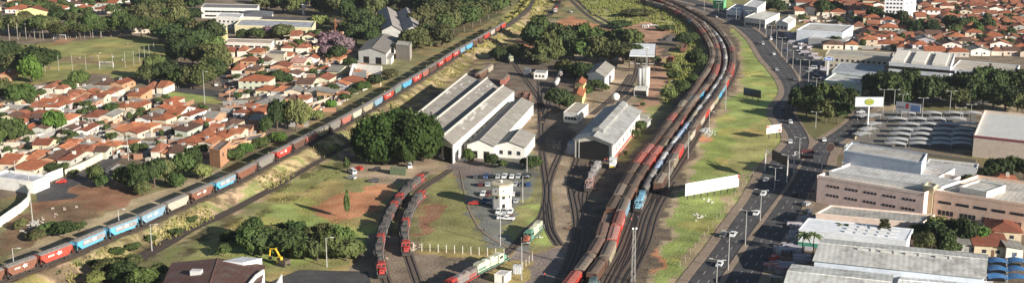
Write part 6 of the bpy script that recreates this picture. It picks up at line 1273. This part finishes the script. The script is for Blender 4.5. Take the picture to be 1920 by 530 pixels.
wall_line('boundary_wall',[(660,176),(690,160),(712,148)],2.4,.3,(.5,.34,.2),'orange brick wall below the courtyard pool',m='brick')
wall_line('boundary_wall',[(574,224),(590,212),(608,200)],2.6,.3,(.5,.32,.2),'orange brick wall above the left train beside yellow bushes',m='brick')
wall_line('boundary_wall',[(575,206),(600,196),(640,183),(662,175)],2.2,.3,(.45,.36,.28),'long pale wall climbing beside the train weeds')
# fences
def fence(pts,n,h_,lb,col=(.6,.58,.52),wire=True,r_=.09):
    P=Path([G(*p) for p in pts],3); o=P.p[0]; t=thing('fence',lb,'fence',(o.x,o.y,0)); l=[]
    for i in range(n):
        p=P.at(P.L*i/(n-1)); b=MB(); x,y=p.x-o.x,p.y-o.y; b.box(x-r_,x+r_,y-r_,y+r_,0,h_); b.build('post',M['wall'],t,col); l.append((x,y))
    if wire:
        b=MB()
        for a,c in zip(l,l[1:]):
            for z in (h_*.4,h_*.7,h_*.95): b.tube((*a,z),(*c,z),.02,n=3)
        b.build('wire',M['iron'],t)
fence([(18,75),(100,73),(190,71)],12,11,'tall white post fence behind the far goal',(.4,.38,.35),r_=.1)
fence([(85,135),(170,131),(240,126),(290,108)],12,9,'tall white post fence on the near side of the football field',(.38,.36,.33),r_=.085)
fence([(776,469),(850,474),(905,478),(945,481)],12,2.6,'white concrete post fence below the depot lawn',(.66,.62,.55))
fence([(945,531),(975,508),(998,488)],9,2.4,'short post fence turning up beside the bottom asphalt',(.5,.46,.4))
fence([(1275,500),(1330,430),(1392,350),(1432,306)],22,1.6,'low wire fence along the foot of the grass slope',(.3,.25,.2))
# goals
def goal(x,y,lb,rz):
    g=G(x,y); t=thing('football_goal',lb,'goal',g,rz,'football goals'); b=MB(); b.tube((-4.2,0,0),(-4.2,0,3),.12,n=6); b.tube((4.2,0,0),(4.2,0,3),.12,n=6); b.tube((-4.2,0,3),(4.2,0,3),.12,n=6); b.build('frame',M['wall'],t,(.75,.75,.75))
    b=MB()
    for i in range(15): x_=-4.2+.6*i; b.tube((x_,0,3),(x_,1.2*(1 if y<100 else -1),0),.02,n=3)
    for k in range(5): f=k/5+.1; b.tube((-4.2,1.2*f*(1 if y<100 else -1),3*(1-f)),(4.2,1.2*f*(1 if y<100 else -1),3*(1-f)),.02,n=3)
    b.build('net',M['wall'],t,(.5,.5,.5))
goal(112,74,'far white football goal at the back of the field',0); goal(200,126,'near white football goal on the field',-.08)
# people
def person_meshes():
    pts=[(0,0,.95),(0,0,1.2),(0,0,1.42),(0,0,1.52),(0,.02,1.66),(-.1,0,.9),(-.12,.08,.5),(-.12,.0,.06),(.1,0,.9),(.12,-.06,.5),(.12,-.12,.06),(-.2,0,1.4),(-.27,.03,1.12),(-.25,.12,.88),(.2,0,1.4),(.27,-.02,1.12),(.26,.1,.9),(-.12,.1,.03),(.12,-.02,.03)]
    ed=[(0,1),(1,2),(2,3),(3,4),(0,5),(5,6),(6,7),(0,8),(8,9),(9,10),(2,11),(11,12),(12,13),(2,14),(14,15),(15,16),(7,17),(10,18)]
    rad=[.15,.14,.15,.06,.11,.1,.07,.045,.1,.07,.045,.06,.045,.035,.06,.045,.035,.04,.04]
    me=bpy.data.meshes.new('person'); me.from_pydata(pts,ed,[]); me.update(); o=bpy.data.objects.new('tmp',me); C.objects.link(o)
    md=o.modifiers.new('s','SKIN'); 
    if not me.skin_vertices: return None
    return o
def tubes_person():
    "body built as one skinned surface, evaluated once"
    pts=[(0,0,.95),(0,0,1.2),(0,0,1.42),(0,0,1.52),(0,.02,1.68),(-.1,0,.9),(-.12,.08,.5),(-.12,.0,.06),(.1,0,.9),(.12,-.06,.5),(.12,-.12,.06),(-.2,0,1.4),(-.27,.03,1.12),(-.25,.12,.88),(.2,0,1.4),(.27,-.02,1.12),(.26,.1,.9),(-.12,.1,.03),(.12,-.02,.03)]
    ed=[(0,1),(1,2),(2,3),(3,4),(0,5),(5,6),(6,7),(0,8),(8,9),(9,10),(2,11),(11,12),(12,13),(2,14),(14,15),(15,16),(7,17),(10,18)]
    rad=[.15,.14,.15,.06,.11,.1,.07,.045,.1,.07,.045,.06,.045,.035,.06,.045,.035,.04,.04]
    me=bpy.data.meshes.new('person'); me.from_pydata(pts,ed,[]); me.update(); o=bpy.data.objects.new('person',me); C.objects.link(o)
    o.modifiers.new('skin','SKIN'); o.modifiers.new('sub','SUBSURF').levels=1
    import bmesh
    bm=bmesh.new(); bm.from_mesh(me); L=bm.verts.layers.skin.verify(); bm.verts.ensure_lookup_table()
    for v,r_ in zip(bm.verts,rad): v[L].radius=(r_,r_*.8)
    bm.verts[0][L].use_root=True; bm.to_mesh(me); bm.free()
    dg=bpy.context.evaluated_depsgraph_get(); ev=o.evaluated_get(dg); m2=bpy.data.meshes.new_from_object(ev); bpy.data.objects.remove(o)
    m2.materials.clear(); m2.materials.append(M['skin']); m2.name='body'; return m2
PB_=tubes_person()
def ringtube(rs,name,m=M['cloth'],cx=0):
    b=MB(); n=10
    for z,rx,ry,dx,dy in rs:
        for i in range(n): t=2*math.pi*i/n; b.v.append((cx+dx+rx*math.cos(t),dy+ry*math.sin(t),z))
    for j in range(len(rs)-1):
        for i in range(n): b.f.append((j*n+i,j*n+(i+1)%n,(j+1)*n+(i+1)%n,(j+1)*n+i))
    return b.mesh(name,m,True)
SHIRT=ringtube([(.92,.19,.14,0,0),(1.15,.18,.13,0,0),(1.38,.23,.14,0,0),(1.47,.12,.09,0,0)],'shirt'); TRa=ringtube([(.08,.075,.07,-.12,.0),(.5,.1,.09,-.12,.07),(.93,.13,.14,-.08,0)],'trousers'); TRb=ringtube([(.08,.075,.07,.12,-.11),(.5,.1,.09,.12,-.06),(.93,.13,.14,.08,0)],'trousers')
hb=MB(); hb.ball((0,0,1.71),.12,8,6); HAIR=hb.mesh('hair',M['iron'],True)
def person(x,y,sc,pc,lb,grp):
    g=G(x,y); t=thing('person',lb,'person',(g.x,g.y,.01),random.random()*6,grp); inst('body',PB_,t); inst('shirt',SHIRT,t,sc); inst('trousers',TRa,t,pc); inst('trousers',TRb,t,pc); inst('hair',HAIR,t)
GPp='football players on the field'
for x,y,c,lb in [(150,112,(.7,.7,.7),'player in white leftmost on the football field'),(172,110,(.05,.15,.5),'player in blue near the middle of the football field'),(182,108,(.7,.7,.7),'player in white beside the player in blue'),(188,103,(.7,.7,.65),'player in white farther from the near goal'),(212,110,(.7,.7,.7),'player in white right of the near goal'),(230,116,(.7,.7,.7),'rightmost player in white on the field'),(178,112,(.1,.1,.1),'player in black between the others'),(240,85,(.7,.7,.7),'lone figure in white near the shaded end of the field')]: person(x,y,c,(.1,.1,.12),lb,GPp)
for x,y,c,lb in [(1184,416,(.6,.06,.04),'worker in red between the free tracks'),(1196,412,(.6,.6,.6),'worker in white between the free tracks'),(1021,520,(.6,.06,.04),'person in red on the asphalt at the bottom'),(1134,304,(.6,.1,.08),'worker in red at the engine shed door'),(1138,303,(.5,.08,.08),'second worker in red at the engine shed door'),(908,433,(.1,.1,.1),'person in black on the asphalt below the tower'),(1259,156,(.65,.65,.65),'person in white on the weedy ground left of the curved trains'),(1274,155,(.6,.6,.6),'second person in white on the weedy ground')]: person(x,y,c,(.05,.06,.1),lb,'people walking in the railway yard')
# excavator
g=G(531,497); t=thing('excavator','yellow excavator with raised bent arm in front of the dark bushes','excavator',g,R(60))
b=MB(); [b.box(s-.3,s+.3,-1.8,1.8,0,.8,0,.25) for s in(-1.1,1.1)]; b.build('crawler',M['iron'],t); b=MB(); b.box(-1.3,1.3,-2,.8,.9,2.0,.05,.1); b.build('engine_housing',M['paint'],t,(.1,.08,.06)); b=MB(); b.box(-1.2,-.1,-.2,1.5,1.0,2.9,.1,.15); c_=b.build('cab',M['paint'],t,(.6,.42,.03)); b=MB(); b.box(-1.24,-1.2,0,1.1,1.9,2.7); b.box(-1.0,-.2,1.5,1.53,1.8,2.6); b.build('window',M['glass'],c_)
b=MB()
for p,q,r_ in (((.4,.8,1.4),(.4,3.0,4.6),.3),((.4,3.0,4.6),(.4,5.2,4.3),.26),((.4,5.2,4.3),(.4,5.5,2.0),.22)): b.tube(p,q,r_,n=6)
b.build('arm',M['paint'],t,(.7,.45,.02)); b=MB(); b.box(-.1,.9,4.9,5.8,1.0,2.0,.1,.15); b.build('bucket',M['iron'],t)
# heaps, rubble, pipes
def heap(x,y,w_,h_,lb,name,m,col=None):
    g=G(x,y); W_=w_*mpp(y)/2; H_=vh(y,h_); r_=np.random.default_rng(int(x)); b=MB(); n=26; rg=7; v=[(0,0,H_)]
    for j in range(1,rg+1):
        for i in range(n): t_=2*math.pi*i/n; k=j/rg; rr=W_*k*(1+.12*r_.normal()*(j<rg)); v.append((rr*math.cos(t_),rr*.8*math.sin(t_),max(-.05,H_*(1-k)**1.1*(1+.12*r_.normal())) if j<rg else -.05))
    f=[(0,1+i,1+(i+1)%n) for i in range(n)]+[(1+j*n+i,1+(j+1)*n+i,1+(j+1)*n+(i+1)%n,1+j*n+(i+1)%n) for j in range(rg-1) for i in range(n)]
    b.add(v,f); o=b.build(name,m,None,col,True); o.location=g; tag(o,lb,'heap')
M['earth']=mat('earth_heap',rough=1,var=.4,scale=.8,bump=.6)
heap(1256,76,42,9,'dark gravel heap on the open yard ground','gravel_heap',M['blob']); heap(1056,58,30,6,'orange earth heap beside the red patch','earth_heap',M['earth'],(.38,.16,.08)); heap(1044,62,26,6,'lighter earth and rubble heap left of the orange one','earth_heap',M['earth'],(.3,.18,.11)); heap(1095,60,20,3,'low orange heap behind the grove','earth_heap',M['earth'],(.36,.15,.07)); heap(1140,58,26,3,'rightmost low earth heap behind the grove','earth_heap',M['earth'],(.36,.17,.09)); heap(975,85,30,4,'red earth bank beside the smoky yard','earth_heap',M['earth'],(.33,.13,.07)); heap(968,63,20,4,'small heap at the tracks fork','earth_heap',M['earth'],(.3,.2,.12))
r5=random.Random(8)
for i in range(7):
    g=G(1205+i*4.4,52-r5.random()*2); t=thing('concrete_pipe',f"white concrete pipe ring in the stack on the open ground, {ordn(i+1)} from the left",'pipe',(g.x,g.y,.9),R(80+r5.uniform(-25,25)),'concrete pipes stacked on the open ground'); b=MB(); n=12; R0,R1_=1.0,.8
    v=[(s,r_*math.cos(2*math.pi*k/n),r_*math.sin(2*math.pi*k/n)) for s in(-1.3,1.3) for r_ in(R0,R1_) for k in range(n)]; f=[]
    for k in range(n):
        q=(k+1)%n; f+=[(k,q,2*n+q,2*n+k),(n+q,n+k,3*n+k,3*n+q),(k,n+k,n+q,q),(2*n+k,2*n+q,3*n+q,3*n+k)]
    b.add(v,f); b.build('ring',M['wall'],t,(.66,.66,.62))
def debris(name,lb,x,y,w_,d,n,cols,hh=.6,kind='stuff'):
    g=G(x,y); o=MB(); ww=w_*mpp(y)/2
    for i in range(n*2): a=r5.gauss(0,.45)*ww; c=r5.gauss(0,.45)*d; s=r5.uniform(.15,.55); z=r5.random()*hh*.6; o.box(a-s,a+s,c-s*.5,c+s*.6,-.05,.2+z,.15*s,.15*s)
    ob=o.build(name,M['wall'],None,cols); ob.location=g; tag(ob,lb,'debris',kind=kind)
for a in [('rubble','pale rubble beside the weedy lot',62,422,30,6,26,(.4,.38,.34)),('rubble','white litter on the red lot',120,395,60,12,4,(.33,.28,.24)),('rubble','white broken slabs on the slope',1307,404,30,5,5,(.42,.4,.38)),('rubble','white litter at the slope edge',1330,378,20,4,3,(.5,.5,.46)),('rubble','pale scrap beside the mast',1325,246,26,8,30,(.4,.4,.4)),('rubble','litter beside red earth',1010,72,60,16,20,(.5,.35,.25)),('rubble','sleepers and scrap piled',1240,286,10,6,10,(.3,.25,.2)),('rubble','white and red blocks at the small sign',1155,285,10,4,6,(.4,.2,.18)),('rubble','yard scrap by the shed corner',985,190,26,10,30,(.22,.12,.08)),('rubble','planks at the loco row',712,492,26,5,14,(.33,.25,.18)),('rubble','pale slabs near the right loco row',775,465,30,6,12,(.33,.27,.2)),('rubble','scrap at the yard middle',1048,278,30,8,14,(.4,.33,.25)),('rubble','mixed goods in shop forecourt',1475,490,40,10,40,(.3,.16,.15)),('rubble','plaza clutter',1490,450,30,8,20,(.35,.35,.4))]: debris(*a)
# white cross mark and small car on earth
b=MB(); b.box(-1.2,1.2,-.25,.25,.03,.1); b.box(-.25,.25,-1.2,1.2,.104,.16); o=b.build('marker_cross',M['wall'],None,(.75,.75,.72)); o.location=G(1012,444); tag(o,'small white cross marker lying on the grass by the green locomotive','marker')
car(1068,24,40,'silver','pickup','silver pickup parked on the weeds by the red earth',G2)
# dozer on red patch
g=G(1093,58); t=thing('bulldozer','small dark bulldozer working on the red earth','bulldozer',g,1.2); b=MB(); [b.box(s-.25,s+.25,-1.6,1.6,0,.9,0,.3) for s in(-.9,.9)]; b.build('crawler',M['iron'],t); b=MB(); b.box(-.6,.6,-.2,1.7,.7,1.7,.05,.1); b.box(-.75,.75,-1.5,-.1,.7,2.7,.1,.1); b.build('body',M['paint'],t,(.1,.1,.14)); b=MB(); b.box(-1.6,1.6,1.9,2.05,.1,1.3); b.build('blade',M['paint'],t,(.3,.08,.05))
# steam dome seen behind the shed: white spherical tank
g=G(1154,197); t=thing('spherical_tank','small white ball shaped tank behind the engine shed ridge','tank',g); b=MB(); b.ball((0,0,4.2),2.0,14,10); b.build('sphere',M['wall'],t,(.68,.68,.66),True)
for i in range(4): a=i*1.57+.6; b=MB(); b.tube((1.5*math.cos(a),1.5*math.sin(a),0),(1.3*math.cos(a),1.3*math.sin(a),3.4),.12,n=6); b.build('leg',M['iron'],t)
for i,(x,y) in enumerate([(30,535),(226,452),(285,470)]):
    lamp_post(x,y,[70,60,50][i],['thin wooden pole crossing the red wagons','thin pole in front of the second blue wagon','thin pole on the near bank of the left train'][i],1,'masts and poles around the site',0)
# garden walls and yard sheds between the houses, left
GW_='yard walls between the houses at the left'
k=0
for q in list(houses):
    if q['D'] not in (DL,DM): continue
    k+=1
    if k%2: continue
    P0=Vector((q['g'].x,q['g'].y,0)); a=R(q['rot']); ux=Vector((math.cos(a),math.sin(a),0)); uy=Vector((-ux.y,ux.x,0)); w_=q['w']/2+1.2
    b=MB(); pts=[(-w_,3),(-w_,-4.5),(w_,-4.5),(w_,3)] if k%4 else [(w_,-4),(w_,8),(w_*.2,8)]
    for a_,c_ in zip(pts,pts[1:]): cap_mesh(b,a_,c_,0,2.1,.2)
    o=b.build('garden_wall',M['wall'],None,random.choice([(.6,.57,.5),(.45,.4,.33),(.5,.35,.25)])); o.location=P0; o.rotation_euler=(0,0,a)
    tag(o,f"low yard wall of the {HN[q['wc']]} house numbered {k} from the front of its list" if False else f"low yard wall by a {HN[q['wc']]} {RN[q['rc']]} roofed house, {ordn(k//2)} such {q['D']}",'wall',GW_)

def clutter(name,lb,polys,n,col,seed,hmax=2.2,walls=True,sz=1.0):
    r_=np.random.default_rng(seed); b=MB()
    for poly in polys:
        pw=px_poly(poly); xs=[p[0] for p in pw]; ys=[p[1] for p in pw]; X=r_.uniform(min(xs),max(xs),n*3); Y=r_.uniform(min(ys),max(ys),n*3); m=inpoly(X,Y,pw)
        for x,y in zip(X[m][:n],Y[m][:n]):
            w_,d,h,a=r_.uniform(.4,2.6)*sz,r_.uniform(.4,1.8)*sz,r_.uniform(.3,hmax),r_.normal()*.15-.1
            if walls and r_.random()<.35: w_,d,h=r_.uniform(3,8),.12,r_.uniform(1.4,2.2); a+=1.57*(r_.random()<.5)
            c,s=math.cos(a),math.sin(a); q=[(x+i*w_*c-j*d*s,y+i*w_*s+j*d*c) for i,j in ((-1,-1),(1,-1),(1,1),(-1,1))]; b.prism(q,0,h)
    tag(b.build(name,M['wall'],None,col),lb,'clutter',kind='stuff')
LT=[[(0,170),(120,165),(300,180),(420,215),(500,215),(500,250),(400,300),(280,310),(210,290),(60,330),(0,350)],[(420,95),(600,70),(660,110),(700,150),(640,190),(560,240),(430,240),(430,140)]]
UT=[[(1440,0),(1940,-5),(1940,105),(1660,95),(1540,90),(1500,45)]]
clutter('yard_clutter','pale yard walls, tanks and sheds scattered between the houses',LT+UT,200,(.5,.45,.38),1); clutter('yard_clutter','brown lean-tos and heaps scattered between the houses',LT+UT,220,(.3,.16,.1),2); clutter('yard_clutter','grey sheets and slabs scattered between the houses',LT+UT,220,(.25,.24,.23),3)
clutter('shop_clutter','stalls and signs crowding the shaded avenue forecourts',[[(1470,60),(1500,62),(1545,120),(1560,150),(1535,150),(1490,95)],[(1440,500),(1480,430),(1520,400),(1530,470),(1470,520)]],60,(.35,.33,.36),4,1.8,False)
clutter('yard_scrap','rusty parts and drums lying about the railway yard',[[(960,200),(1060,110),(1180,190),(1170,300),(1090,440),(1040,440),(1040,300)]],70,(.15,.09,.06),5,.6,False,.4)
# ---------------------------------------------------------------- the air
hz = MB(); hz.box(-760,760,-60,1620,-8,140)
hm_ = bpy.data.materials.new('haze'); hm_.use_nodes = True; n_ = hm_.node_tree; n_.nodes.remove(n_.nodes['Principled BSDF'])
pv = n_.nodes.new('ShaderNodeVolumePrincipled'); pv.inputs['Color'].default_value = (.8,.86,1,1); pv.inputs['Density'].default_value = .00004; pv.inputs['Anisotropy'].default_value = .2
n_.links.new(pv.outputs[0], n_.nodes['Material Output'].inputs['Volume'])
o = hz.build('haze', hm_); tag(o, 'thin pale haze over the whole town', 'haze', kind='stuff')
